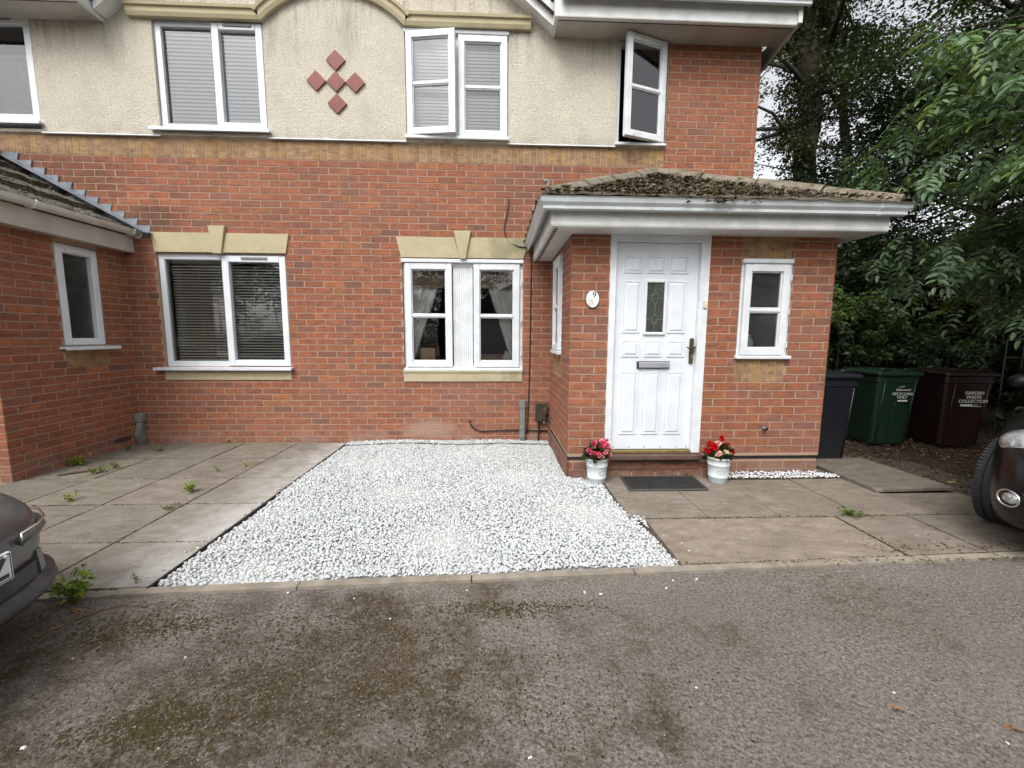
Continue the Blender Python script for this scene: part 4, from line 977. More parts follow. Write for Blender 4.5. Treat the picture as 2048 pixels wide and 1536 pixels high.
gz = rng.uniform(-.009, .002, len(gx))+.008*np.sin(gx*5+gy*3)+.006*np.sin(gx*2.3-gy*6)+np.where(gy > -.15, .02, 0)
extra = [(random.gauss(5.10, .03), random.gauss(-2.27, .04), .012) for _ in range(26)]+[(random.gauss(4.78, .04), -1.42+random.gauss(0, .03), .012) for _ in range(14)]
P = np.concatenate([np.stack([gx, gy, gz], 1), np.array(extra)])
N = len(P); v = rng.uniform(.46, .71, N); warm = rng.random(N) < .06
pc = np.stack([v*.97, v*1.0, v*1.01], 1); pc[warm] *= np.array([.96, .89, .76]); cool = rng.random(N) < .15; pc[cool] *= np.array([.82, .87, .88])
tag(pebbles('white_pebbles', P, rng.uniform(.0080, .0128, N), PEB, pc, ICV, ICF), kind='stuff')
sheet('pebble_base', bed, -.016, simple('stone_dust', (.5, .5, .49), (.34, .33, .32), 40, .95))
strip = [(6.16, -1.358), (6.20, -1.44), (6.9, -1.445), (7.46, -1.42), (7.2, -1.33), (7.14, -1.30), (7.14, -1.358)]
gx, gy = np.meshgrid(np.arange(6.1, 7.5, .017), np.arange(-1.47, -1.2, .016)); gx = gx.ravel()+rng.normal(0, .004, gx.size); gy = gy.ravel()+rng.normal(0, .004, gy.size)
k = in_poly(gx, gy, strip); gx, gy = gx[k], gy[k]
P = np.stack([gx, gy, .012+rng.uniform(-.004, .008, len(gx))+.030*np.clip((gy+1.44)/.08, 0, 1)*(gx < 7.12)], 1); v = rng.uniform(.55, .8, len(P))
tag(pebbles('white_pebble_strip', P, rng.uniform(.008, .012, len(P)), PEB, np.stack([v, v, v], 1), ICV, ICF), kind='stuff')
for (i, (x, y)) in enumerate([(2.30, -3.43), (2.76, -3.44), (2.52, -3.81), (3.55, -3.23), (5.56, -3.71), (4.16, -3.90), (5.75, -3.91), (4.82, -3.66)]):
    wh = ['white stray pebble on the mossy tarmac, left edge of the photo', 'white stray pebble on tarmac in front of the moss patch', 'largest white stray pebble at the bottom left of the road', 'white stray pebble on tarmac just below the kerb', 'pale stone chip on the bare tarmac at the right', 'white stray pebble at the bottom centre edge of the road', 'pale stone chip at the bottom right of the tarmac', 'small white stray pebble right of the centre of the road'][i]
    o = pebbles('pebble', np.array([(x, y, -.018)]), np.array([.006 if i not in (2,) else .0085]), PEB, np.array([(.85, .84, .80)]), IV, IF)
    tag(o, wh, 'pebble', 'stray pebbles on the road')
# dust scuffs / grit on the road: small loose chips
def chips(name, N, fn, lmin, lmax, cols, flat=.25): return tag(scatter_on(name, None, N, fn, lmin, lmax, cols, flat), kind='stuff')
def on_road():
    y = -3.07-abs(random.gauss(0, .75)); return (random.uniform(4.05-1.3*(5.06+y)-.6, 4.05+1.3*(5.06+y)+.7), max(y, -4.9), -.013)
chips('road_grit', 60000, on_road, .004, .011, [(.29, .255, .22), (.22, .19, .165), (.24, .2, .155), (.05, .04, .03), (.08, .062, .045), (.05, .035, .02)], .5)
def moss_on():
    while True:
        x, y = random.choice([(random.gauss(3.35, .28), random.gauss(-3.32, .10)), (random.gauss(3.2, .3), random.gauss(-3.6, .14)), (random.gauss(2.55, .18), random.gauss(-3.25, .05)), (random.gauss(2.85, .12), random.gauss(-3.75, .05)), (random.gauss(4.15, .2), random.gauss(-3.18, .04)), (random.gauss(3.8, .4), random.gauss(-3.7, .2))])
        if y < -3.12: return (x, y, -.015)
o = moss_lumps('road_moss', None, 5200, moss_on, .002, .006, [(.055, .038, .014), (.08, .055, .02), (.04, .03, .014)]); tag(o, kind='stuff')
def mulch_p():
    while True:
        x, y = random.uniform(7.3, 12), random.uniform(-2.9, 1.2)
        if (y > -.9 and x > 7.88) or (x > 8.05) or (x > 7.76 and y < -2.24): return (x, y, -.02+random.uniform(0, .03))
chips('bark_mulch', 21000, mulch_p, .015, .05, [(.07, .045, .028), (.12, .08, .05), (.045, .03, .02), (.17, .125, .085), (.03, .02, .014)], .3)
def litter_p():
    r = random.random()
    if r < .35: return (random.uniform(1.2, 2.6), random.uniform(-3.45, -3.06), -.02+random.uniform(0, .012))
    if r < .6: return (random.uniform(6.4, 8.2), KY(7.4)+.062+abs(random.gauss(0, .07)), .006)
    if r < .8: return (random.uniform(-.2, 2.2), -.02-abs(random.gauss(0, .02)), .006+random.uniform(0, .01))
    return (random.uniform(5.2, 7.8), random.choice([-2.238, -2.84])+random.gauss(0, .012), .004)
chips('leaf_litter', 1900, litter_p, .008, .03, [(.16, .10, .06), (.09, .06, .04), (.22, .16, .10), (.05, .035, .02)], .3)

def joint_p():
    r = random.random()
    if r < .30: x = random.choice([-.26, .37, 1.0, 1.63]); return (x+random.gauss(0, .006), random.uniform(-2.95, -.05), 0)
    if r < .50: y = random.choice([-2.48, -1.87, -1.275, -.64]); return (random.uniform(-1, 2.22), y+random.gauss(0, .006), 0)
    if r < .62: return (random.uniform(5.1, 7.7), random.choice([-2.238, -2.838])+random.gauss(0, .008), 0)
    if r < .70: x = random.choice([6.57, 7.12]); return (x+random.gauss(0, .005), random.uniform(-2.83, -2.25), 0)
    if r < .82: x = random.uniform(-1.5, 2.2); return (x, KY(x)+.058+random.gauss(0, .006), -.002)
    if r < .92: x = random.uniform(5.2, 8.2); return (x, KY(x)+.058+random.gauss(0, .008), -.002)
    return (random.uniform(-.2, 4.7) if random.random() < .5 else random.uniform(5.0, 7.1), random.choice([-.012]), .0)
o = moss_lumps('joint_moss', None, 3800, joint_p, .002, .0075, [(.05, .05, .02), (.085, .08, .03), (.045, .035, .02), (.11, .085, .05)]); tag(o, kind='stuff')
def spill_p(): 
    y = random.uniform(-2.9, -.1); return (2.22-abs(random.gauss(0, .03)), y, .008)
P = np.array([spill_p() for _ in range(26)]+[(random.gauss(5.2, .06), random.uniform(-2.9, -2.3), .008) for _ in range(5)]+[(random.uniform(2.3, 5.2), -3.0+random.uniform(-.1, .02), -.006) for _ in range(9)])
tag(pebbles('spilled_pebbles', P, rng.uniform(.006, .011, len(P)), PEB, np.tile(np.array([[.6, .61, .6]]), (len(P), 1)), ICV, ICF), kind='stuff')
chips('pebble_litter', 170, lambda: (random.uniform(2.4, 5.0), random.uniform(-2.9, -.05), .012), .006, .022, [(.16, .10, .06), (.30, .22, .12), (.10, .09, .04)], .3)

# ================================================================ foliage tools
def leaves(name, P, ax, nrm, L, Wd, cols, mat=LEAF, parent=None, six=False, fold=.25):
    N = len(P); ax = ax/np.linalg.norm(ax, axis=1)[:, None]; sd_ = np.cross(ax, nrm); sd_ /= (np.linalg.norm(sd_, axis=1)[:, None]+1e-9); nn = np.cross(sd_, ax)
    L = np.asarray(L)[:, None]; Wd = np.asarray(Wd)[:, None]
    if six:
        p0 = P; tip = P+ax*L-nn*L*.06
        l1 = P+ax*L*.28+sd_*Wd*.5+nn*Wd*fold; l2 = P+ax*L*.66+sd_*Wd*.42+nn*Wd*fold*.8; r1 = P+ax*L*.28-sd_*Wd*.5+nn*Wd*fold; r2 = P+ax*L*.66-sd_*Wd*.42+nn*Wd*fold*.8
        V = np.stack([p0, l1, l2, tip, r2, r1], 1).reshape(-1, 3); b = np.arange(N)[:, None]*6
        Fq = np.concatenate([b+np.array([[0, 3, 2, 1]]), b+np.array([[0, 5, 4, 3]])], 1).reshape(-1, 4); c = np.repeat(cols, 2, axis=0)
    else:
        V = np.stack([P, P+ax*L*.45+sd_*Wd*.5, P+ax*L, P+ax*L*.45-sd_*Wd*.5], 1).reshape(-1, 3); Fq = np.arange(N*4).reshape(-1, 4); c = cols
    return np_mesh(name, V, Fq, c, mat, parent)
def leafcols(N, base, var=.35, yellow=.1):
    base = np.array(base); k = rng.uniform(1-var, 1+var, N)[:, None]; c = base*k; y = rng.random(N) < yellow; c[y] *= np.array([1.7, 1.35, .8]); return c
def clumps(centres, radii, n_each, flat=.7):
    P = []; 
    for c, r, n in zip(centres, radii, n_each):
        d = rng.normal(size=(n, 3)); d /= np.linalg.norm(d, axis=1)[:, None]; rr = r*rng.random(n)**(.45)
        P.append(np.array(c)+d*rr[:, None]*np.array([1, 1, flat]))
    return np.concatenate(P)
def crown(name, parent, centres, radii, dens, L, base, droop=.3, var=.4, yellow=.06, flat=.7, asp=.5, six=False):
    n_each = [max(10, int(dens*r*r)) for r in radii]; P = clumps(centres, radii, n_each, flat); N = len(P)
    ax = rng.normal(size=(N, 3)); ax[:, 2] = ax[:, 2]*.5-droop; nrm = rng.normal(size=(N, 3))*.6+np.array([0, 0, 1])
    ln = rng.uniform(.65, 1.25, N)*L; cols = leafcols(N, base, var, yellow)
    # each clump of its own hue (young and old growth)
    hue = np.repeat(rng.uniform(.75, 1.3, len(radii)), n_each)[:, None]; cols = cols*hue
    return leaves(name, P, ax, nrm, ln, ln*asp, np.clip(cols, 0, .5), LEAF, parent, six)
def sub_clumps(c, size, n, r0, r1, shell=.5):
    d = rng.normal(size=(n, 3)); d /= np.linalg.norm(d, axis=1)[:, None]; rr = (shell+(1-shell)*rng.random(n))
    return [tuple(np.array(c)+d[i]*np.array(size)*rr[i]) for i in range(n)], list(rng.uniform(r0, r1, n))
def limb(mb, a, b, r0, r1, n=6, wob=.12):
    a, b = Vector(a), Vector(b); pts = [a.lerp(b, i/n)+Vector((random.gauss(0, wob), random.gauss(0, wob), random.gauss(0, wob)*.5))*(0 if i in (0, n) else 1)*(b-a).length*.12 for i in range(n+1)]
    mb.tube(pts, [r0+(r1-r0)*i/n for i in range(n+1)], 8); return pts

# tall ivy-clad tree behind the house corner
T = thing('ash_tree', 'tall ivy-clad tree with forked trunk rising behind the right corner of the house', 'tree', (11.25, 5.0, 0))
mb = MB(); tr = limb(mb, (0, 0, -.1), (.15, 0, 7.2), .27, .22, 9, .08); limb(mb, (.15, 0, 7.1), (-.6, .3, 13.5), .24, .10, 8); limb(mb, (.15, 0, 7.1), (1.0, .4, 13.5), .22, .09, 8); mb.build('trunk', BARK, T, smooth=True)
tips = []
mb = MB()
for i in range(34):
    z0 = random.uniform(2.4, 11); a = random.uniform(0, 6.28); l = random.uniform(1.2, 3.4); s = (.1 if z0 < 7 else random.choice([-.4, .6]), 0, z0); e = (s[0]+math.cos(a)*l, math.sin(a)*l, z0+random.uniform(.2, 1.6)); limb(mb, s, e, .06, .015, 5); tips.append(e)
    for j in range(3):
        f = (e[0]+random.gauss(0, .7), e[1]+random.gauss(0, .7), e[2]+random.gauss(0, .5)); limb(mb, e, f, .016, .006, 3); tips.append(f)
mb.build('limbs', BARK, T, smooth=True)
crown('crown', T, [(*t,) for t in tips if True], [random.uniform(.35, .75) for _ in tips], 800, .085, (.042, .06, .018), yellow=.14, six=False)
ic = [(.15+random.gauss(0, .28), random.gauss(-.1, .25), z) for z in np.linspace(.4, 9.4, 40)]; crown('ivy', T, ic, [random.uniform(.28, .55) for _ in ic], 2000, .075, (.032, .042, .014), droop=.8, yellow=.1, asp=.8)
# second, thinner background trees through which the sky shows
def bg_tree(x, y, h, spread, label, base, zlo, dens=520, n=46, L=.1):
    t = thing('tree', label, 'tree', (x, y, 0), group='trees behind the bins')
    mb = MB(); limb(mb, (0, 0, -.1), (random.uniform(-.4, .4), .1, h*.8), .2, .07, 8); mb.build('trunk', BARK, t, smooth=True)
    mb = MB(); tips = []
    for i in range(n):
        z0 = random.uniform(zlo, h*.85); a = random.uniform(0, 6.28); l = random.uniform(.25, 1)*spread*(1-.5*(z0/h)**2); e = (math.cos(a)*l, math.sin(a)*l, z0+random.uniform(-.3, .9)); limb(mb, (0, 0, z0), e, .035, .008, 4); tips.append(e); tips.append((e[0]*.6+random.gauss(0, .3), e[1]*.6+random.gauss(0, .3), e[2]+random.gauss(0, .5)))
    mb.build('limbs', BARK, t, smooth=True); crown('crown', t, tips, [random.uniform(.4, .9) for _ in tips], dens, L, base, yellow=.05)
bg_tree(13.4, 6.5, 12, 3.4, 'dark broadleaved tree whose crown fills the gap right of the ivy-clad trunk', (.03, .05, .018), 2.2, 520, 56)
bg_tree(9.3, 10.5, 12, 3.2, 'thin leafy tree farthest back, seen against the sky beside the house wall', (.05, .075, .024), 1.0, 620, 80)
bg_tree(17.0, 4.5, 13, 4.2, 'broad dark tree standing behind the overhanging ash branches', (.02, .036, .014), 1.5, 700, 70)
bg_tree(15.5, -.5, 12, 4.0, 'dark tree added for shade at the right edge behind the parked car', (.02, .036, .014), 2.6, 700, 70)  # added to shade the bins and bushes, mostly out of view
bg_tree(13.2, 2.6, 9, 3.2, 'dark dense tree behind the overhanging ash leaves', (.02, .034, .014), .6, 1000, 80)
# conifer mass low behind
T = thing('cypress_tree', 'dense dark evergreen right behind the porch roof, below the sky gaps', 'tree', (11.45, 3.6, 0))
mb = MB(); limb(mb, (0, 0, -.1), (0, 0, 4.5), .14, .05, 5); mb.build('trunk', BARK, T, smooth=True)
cs, rs = sub_clumps((0, 0, 2.9), (1.6, 1.2, 2.3), 95, .35, .65, .35); crown('crown', T, cs, rs, 1300, .06, (.018, .034, .015), droop=.9, yellow=.0)
# shrubs
def shrub(name, label, x, y, size, zc, n, L, base, dens=1500, yellow=.05, asp=.7, six=False, group=None, droop=.3):
    t = thing(name, label, 'shrub', (x, y, 0), group=group); mb = MB()
    for i in range(9): a = random.uniform(0, 6.28); limb(mb, (math.cos(a)*.1, math.sin(a)*.1, -.05), (math.cos(a)*size[0]*.6, math.sin(a)*size[1]*.6, zc+random.uniform(-.2, .3)*size[2]), .02, .006, 4)
    mb.build('stems', BARK, t, smooth=True); cs, rs = sub_clumps((0, 0, zc), size, n, .12*max(size), .30*max(size), .45); crown('foliage', t, cs, rs, dens, L, base, yellow=yellow, asp=asp, six=six, droop=droop); return t
shrub('laurel_bush', 'pale green leafy bush standing between the porch corner and the green bin', 9.75, 1.35, (.80, .5, .75), 1.50, 60, .085, (.10, .16, .07), 2300, .14, .6, True, droop=.5)
shrub('laurel_bush', 'lower bush with drooping leaves behind the lid of the brown bin', 11.0, 1.0, (.75, .4, .42), 1.02, 36, .08, (.07, .115, .055), 2200, .08, .6, True, droop=.7)
shrub('ivy_bush', 'dark ivy-covered bush right of the brown bin', 11.7, .1, (.8, .5, .7), .55, 46, .075, (.022, .04, .014), 2200, .04, .8)
shrub('ivy_bush', 'dark ivy undergrowth behind the green and black bins', 9.6, 1.9, (1.6, .4, .9), .6, 60, .075, (.016, .03, .012), 1500, .02, .8)
# dense dark hedge closing the view
def hedge(name, label, x0, y0, x1, y1, h, n, base):
    t = thing(name, label, 'hedge', ((x0+x1)/2, (y0+y1)/2, 0)); cx_, cy_ = (x0+x1)/2, (y0+y1)/2; mb = MB()
    for i in range(22): u = i/21; limb(mb, (x0+(x1-x0)*u-cx_, y0+(y1-y0)*u-cy_, -.1), (x0+(x1-x0)*u-cx_+random.gauss(0, .3), y0+(y1-y0)*u-cy_, h*.8), .05, .02, 4)
    mb.build('stems', BARK, t, smooth=True)
    cs = []; rs = []
    for i in range(n): u = random.random(); z = random.random()**.8*h; cs.append((x0+(x1-x0)*u-cx_+random.gauss(0, .35), y0+(y1-y0)*u-cy_+random.gauss(0, .3), z)); rs.append(random.uniform(.4, .75))
    crown('foliage', t, cs, rs, 620, .11, base, yellow=.02, asp=.7)
hedge('hedge', 'dark overgrown hedge closing the garden behind the bins', 7.6, 4.2, 19, 3.0, 3.3, 260, (.016, .028, .011))
hedge('hedge', 'far dark hedge behind the evergreen trees', 8.5, 9.5, 25, 8.0, 4.0, 260, (.016, .028, .011))
hedge('hedge', 'dark hedge at the right behind the black parked car', 14.2, 3.0, 15.5, -6.0, 3.6, 200, (.016, .028, .011))
# ash with overhanging pinnate sprays
T = thing('ash_tree', 'ash tree with long pinnate leaves overhanging the bins from the right', 'tree', (12.6, -1.6, 0))
mb = MB(); limb(mb, (0, 0, -.1), (-.3, .3, 6.5), .22, .14, 7, .1); limb(mb, (-.3, .3, 6.4), (-1.2, .8, 10), .13, .05, 5); mb.build('trunk', BARK, T, smooth=True)
Pl = []; Al = []; Nl = []; Ll = []; Cl = []
mb = MB()
def ash_spray(s, e, rad, nleaf, young=.12):
    s, e = Vector(s), Vector(e); pts = [s.lerp(e, i/5)+Vector((0, 0, -.10*math.sin(math.pi*i/5)*0))+Vector((random.gauss(0, .03), random.gauss(0, .03), random.gauss(0, .03))) for i in range(6)]
    mb.tube(pts, [rad*(1-.14*i) for i in range(6)], 5); d = (e-s).normalized()
    for i in range(nleaf):
        t = random.uniform(.15, 1.0)**.8; k = min(int(t*5), 4); p = pts[k].lerp(pts[k+1], t*5-k)
        a = Vector((random.gauss(0, 1), random.gauss(0, 1), random.gauss(-.45, .35))).normalized()*.75+d*.45; a.normalize()
        ln = random.uniform(.22, .34); nf = random.choice([3, 4, 4, 5]); col = np.array((.10, .165, .082))*random.uniform(.65, 1.45)
        if random.random() < young: col = np.array((.15, .20, .05))*random.uniform(.8, 1.2)
        sag = Vector((0, 0, -1)); side = a.cross(Vector((0, 0, 1)));
        if side.length < .1: side = Vector((1, 0, 0))
        side.normalize(); upn = side.cross(a).normalized()
        rp = [p+a*ln*j/5+sag*.10*ln*(j/5)**2*3 for j in range(6)]; mb.tube(rp, .0016, 3, cap=False)
        for j in range(nf+1):
            u = .28+.72*j/nf; q = p+a*ln*u+sag*.3*ln*u*u
            ta = (a+sag*.6*u).normalized()
            dirs = [ta] if j == nf else [(ta*.55+side).normalized(), (ta*.55-side).normalized()]
            for dd in dirs:
                dd = dd+Vector((0, 0, random.uniform(-.45, .0))); Pl.append(q[:]); Al.append(dd[:]); Nl.append((upn+Vector((random.gauss(0, .25), random.gauss(0, .25), 0)))[:]); Ll.append(random.uniform(.075, .115)*(1-.25*(j == 0))); Cl.append(col*random.uniform(.85, 1.2))
def boughs(n, x, y, z, dx, nsub, nleaf, young):
    for i in range(n):
        s = Vector((random.uniform(-1.2, -.2), random.uniform(-.3, .8), random.uniform(*z)+.5)); e = Vector((random.uniform(*x), random.uniform(*y), random.uniform(*z))); e.x = max(e.x, 7.95+.45*max(0, e.y+.4)-12.6)
        pts = limb(mb, s, e, .022, .006, 6, .1)
        for j in range(nsub):
            k = random.randint(1, 6); b = pts[k]; f = b+Vector((random.uniform(-.75, .05), random.gauss(0, .35), random.uniform(-.45, .2))); f.x = max(f.x, 7.65+.45*max(0, f.y+.4)-12.6); ash_spray(b, f, .005, nleaf, young)
boughs(13, (-4.6, -2.9), (-.6, 1.0), (2.9, 4.6), 0, 9, 9, .16)
boughs(9, (-5.0, -3.9), (-1.2, -.2), (2.3, 3.9), 0, 8, 8, .12)
boughs(12, (-4.3, -2.6), (-.2, 1.4), (2.1, 3.3), 0, 8, 9, .12)
boughs(7, (-5.2, -4.2), (.5, 1.8), (3.2, 4.6), 0, 7, 8, .06)
boughs(9, (-3.6, -1.8), (-.5, .8), (4.4, 6.0), 0, 8, 8, .14)
boughs(7, (-3.2, -1.6), (-.1, 1.6), (1.6, 2.4), 0, 6, 8, .06)
mb.build('branches', BARK, T, smooth=True)
Pl = np.array(Pl); Wp = Pl+np.array([12.6, -1.6, 0]); kp = Wp[:, 0] > 7.55+.45*np.clip(Wp[:, 1]+2.0, 0, 9)
Pl, Al, Nl, Ll, Cl = Pl[kp], np.array(Al)[kp], np.array(Nl)[kp], np.array(Ll)[kp], np.array(Cl)[kp]
leaves('foliage', Pl, np.array(Al), np.array(Nl), np.array(Ll), np.array(Ll)*.36, np.array(Cl), LEAF, T, True, .18)
print('ash leaflets', len(Pl))

# ================================================================ weeds
def weed(x, y, r, h, n, base, label, L=.022, z=.0, group='weeds in the joints of the left paving', six=False):
    t = thing('weed', label, 'weed', (x, y, z), group=group); mb = MB()
    tips = []
    for i in range(max(4, n//14)):
        a = random.uniform(0, 6.28); e = (math.cos(a)*r*random.uniform(.3, 1), math.sin(a)*r*random.uniform(.3, 1), h*random.uniform(.5, 1)); mb.tube([(0, 0, -.005), (e[0]*.4, e[1]*.4, e[2]*.6), e], [.0018, .0014, .0008], 4, cap=False); tips.append(e)
    mb.build('stems', simple('weed_stem', (.14, .16, .05)), t)
    tp = np.array(tips); k = rng.integers(0, len(tp), n); P = tp[k]*rng.uniform(.35, 1.05, (n, 1))+rng.normal(0, r*.16, (n, 3)); P[:, 2] = np.abs(P[:, 2])
    ax = P*np.array([1, 1, .3])+rng.normal(0, r*.5, (n, 3)); nrm = rng.normal(size=(n, 3))*.5+np.array([0, 0, 1]); ln = rng.uniform(.6, 1.2, n)*L
    leaves('leaves', P, ax, nrm, ln, ln*.6, leafcols(n, base, .35, .3), LEAF, t, True); return t
GY = (.20, .24, .045); GG = (.10, .17, .04)
weed(1.93, -3.055, .085, .14, 190, (.17, .26, .06), 'bushy green weed growing by the kerb at the bottom left', .032, -.01)
weed(1.50, -1.64, .06, .09, 150, (.17, .24, .05), 'bright green weed in the middle joint of the left paving', .02)
weed(.27, -1.10, .075, .05, 120, GG, 'low flat weed spreading in the second joint from the left', .02)
weed(.30, -.98, .05, .07, 80, GG, 'small upright weed just behind the low flat one', .018)
weed(-.16, -.86, .085, .09, 240, (.19, .22, .035), 'yellow-green weed clump against the foot of the wing wall', .022)
weed(.69, -1.78, .055, .06, 110, GY, 'yellowish weed on the slab nearest the grey car', .016)
weed(1.37, -1.09, .035, .06, 50, GY, 'tiny weed left of the yellow one near the pebbles', .014)
weed(1.55, -.95, .035, .06, 50, (.36, .32, .04), 'tiny bright yellow weed near the pebbles', .014)
weed(.24, -.37, .06, .05, 100, GG, 'green weed in the joint below the big left window', .02)
weed(.79, -.03, .035, .05, 40, (.34, .34, .04), 'tiny yellow seedling at the foot of the wall below the left window', .014)
weed(1.58, -1.95, .07, .02, 70, (.10, .13, .05), 'creeping weed along the joint near the pebble edge', .016)
weed(-.12, -.33, .05, .05, 80, (.08, .12, .04), 'dark green weed beside the air brick of the wing', .018)
weed(2.14, -2.93, .02, .05, 20, GG, 'single seedling at the corner where pebbles meet the kerb', .014)
weed(6.72, -2.22, .07, .035, 60, (.09, .15, .035), 'grassy tuft in the joint of the right paving', .035, group=None)
weed(5.02, -1.372, .02, .03, 30, (.15, .17, .04), 'speck of moss at the foot of the porch corner', .01, group=None) if False else None
weed(5.86, -1.37, .02, .05, 30, (.16, .20, .05), 'small weed sprouting from the step base beside the doormat', .014, group=None)
weed(4.36, -.05, .05, .14, 90, (.14, .18, .05), 'x', .02) if False else None
t = weed(0, 0, .07, .10, 110, (.22, .26, .08), 'tuft of weeds growing in the porch gutter by the cable', .022, group=None); t.location = (4.42, -.12, 2.40)
# big-leaved plant between bin and car
t = thing('leafy_plant', 'broad-leaved plant between the brown bin and the black car', 'plant', (10.1, -.85, 0)); mb = MB(); Pb = []; Ab = []
for i in range(11):
    a = random.uniform(0, 6.28); e = Vector((math.cos(a)*.16, math.sin(a)*.12, random.uniform(.38, .66))); mb.tube([(0, 0, 0), tuple(e*.5+Vector((0, 0, .08))), tuple(e)], .004, 5)
    for j in range(7): b = 6.28*j/7; Pb.append(e[:]); Ab.append((math.cos(b), math.sin(b), -.15))
mb.build('stems', TWIG, t); nb = len(Pb); leaves('leaves', np.array(Pb), np.array(Ab), np.tile(np.array([[0, -.3, 1.]]), (nb, 1)), np.full(nb, .10), np.full(nb, .075), leafcols(nb, (.07, .12, .045), .2, 0), LEAF, t, True)
# twigs, sticks and fallen leaves
def stick(pts, r, label, mat=TWIG):
    mb = MB(); mb.tube(pts, [r*(1-.12*i) for i in range(len(pts))], 6)
    if len(pts) > 3: p = Vector(pts[2]); mb.tube([p, p+Vector((.05, .03, .012))], [r*.6, r*.2], 5)
    tag(mb.build('twig', mat, smooth=True, org=pts[0]), label, 'twig', 'twigs on the ground')
stick([(1.96, -3.37, -.018), (2.02, -3.28, -.012), (2.08, -3.20, -.014), (2.15, -3.12, -.012), (2.23, -3.09, -.014)], .007, 'long pale branched twig on the tarmac below the bushy weed')
stick([(2.03, -3.24, -.018), (2.06, -3.19, -.012), (2.11, -3.13, -.014)], .003, 'short thin twig beside the long pale one')
stick([(-.02, -1.18, .008), (.05, -1.13, .010), (.13, -1.07, .009), (.19, -1.04, .008)], .011, 'thick dark stick lying on the paving near the wing', DARKW)
stick([(2.95, -3.34, -.018), (3.01, -3.36, -.012), (3.08, -3.35, -.014)], .002, 'curly straw-coloured twig on the moss patch')
stick([(4.86, -3.52, -.018), (4.88, -3.47, -.014), (4.90, -3.43, -.016)], .002, 'thin straw stem on the tarmac right of centre')
for (x, y, c, lab) in ((2.02, -3.13, (.42, .24, .10), 'orange fallen leaf beside the bushy weed'), (5.50, -3.78, (.30, .20, .13), 'curled brown leaf on the tarmac at the bottom right'), (5.83, -3.87, (.26, .15, .09), 'small brown leaf nearest the bottom right corner'), (8.2, -1.62, (.55, .48, .2), 'yellow fallen leaf on the mulch by the car tyre')):
    o = leaves('fallen_leaf', np.array([(-.03, 0, .0), (-.01, .004, .006)]), np.array([(1, .3, .1), (.8, -.5, .15)]), np.array([(0, .2, 1.), (.1, 0, 1.)]), np.array([.055, .035]), np.array([.03, .02]), np.array([c, c]), LEAF, None, True); o.location = (x, y, -.018 if y < -3 else .012); tag(o, lab, 'leaf', 'fallen leaves')

# ================================================================ pots with begonias
def pot(x, y, label, bloom, leafc, rz):
    t = thing('flower_pot', label, 'flower pot', (x, y, .002), rz)
    mb = MB(); mb.lathe([(0, 0), (.073, 0), (.078, .006), (.083, .055), (.086, .058), (.086, .064), (.083, .067), (.094, .165), (.097, .168), (.097, .174), (.0945, .177), (.100, .222), (.106, .226), (.108, .232), (.106, .238), (.100, .238), (.096, .228), (.090, .20)], (0, 0, 0), 40); p = mb.build('pot', POTM, t, smooth=True)
    mb = MB(); vs = []
    for s in (1.0, .86):
        pts = []
        for k in range(25):
            a = 2*math.pi*k/24; u = .036*s*math.cos(a); w = .115+.023*s*math.sin(a); r = .083+(w-.067)*.112; r = math.hypot(r, 0); th = -math.pi/2+u/r; pts.append(((r+.0012)*math.cos(th), (r+.0012)*math.sin(th), w))
        mb.tube(pts, .0012, 5, cap=False)
    for k in range(7):
        u = -.02+.0066*k; w0 = .108+.004*(k % 2); r = .083+(.115-.067)*.112+.0012; th = -math.pi/2+u/r; mb.tube([(r*math.cos(th), r*math.sin(th), w0), (r*math.cos(th+.03), r*math.sin(th+.03), w0+.012)], .0010, 4)
    mb.build('embossed_badge', POTG, p)
    mb = MB(); mb.lathe([(0, .205), (.06, .208), (.094, .200)], (0, 0, 0), 24); mb.build('soil', SOIL, t)
    n = 260; d = rng.normal(size=(n, 3)); d /= np.linalg.norm(d, axis=1)[:, None]; d[:, 2] = np.abs(d[:, 2]); rr = rng.uniform(.45, 1, n)[:, None]
    P = d*rr*np.array([.115, .105, .14])+np.array([0, 0, .225]); ax = d*np.array([1, 1, .5])+rng.normal(0, .4, (n, 3)); ln = rng.uniform(.03, .055, n)
    leaves('foliage', P, ax, rng.normal(size=(n, 3))*.4+np.array([0, 0, 1.]), ln, ln*.85, leafcols(n, leafc, .4, .12), LEAF, t, True)
    mb = MB()
    for k in range(14): a = random.uniform(0, 6.28); mb.tube([(0, 0, .2), (math.cos(a)*.05, math.sin(a)*.05, .29), (math.cos(a)*.09, math.sin(a)*.08, .34)], .0022, 5)
    mb.build('stems', simple('begonia_stem', (.16, .07, .04)), t)
    for (cx_, cy_, cz_, r, col) in bloom:
        m = 22; dd = rng.normal(size=(m, 3)); dd[:, 1] -= .5; dd /= np.linalg.norm(dd, axis=1)[:, None]; PP = np.array([(cx_, cy_, cz_)])+dd*r*.25
        k = rng.uniform(.75, 1.2, (m, 1)); leaves('flower', PP, dd, rng.normal(size=(m, 3)), np.full(m, r*.95), np.full(m, r*.9), np.clip(np.array([col])*k, 0, .95), PETAL, t, True, .35)
pk = (.78, .10, .22); pk2 = (.85, .34, .40); rd = (.60, .008, .015); wp = (.85, .55, .55); rd2 = (.48, .01, .03)
bl = []
for i in range(34):
    a = random.uniform(-3.4, .3); rr = random.uniform(.3, 1)**.6; z = random.uniform(0, 1); e = math.sqrt(max(0, 1-(z*.9)**2)); bl.append((math.cos(a)*.118*rr*e+.01, -abs(math.sin(a))*.115*rr*e, .262+.125*z, random.uniform(.017, .024), pk if random.random() < .72 else pk2))
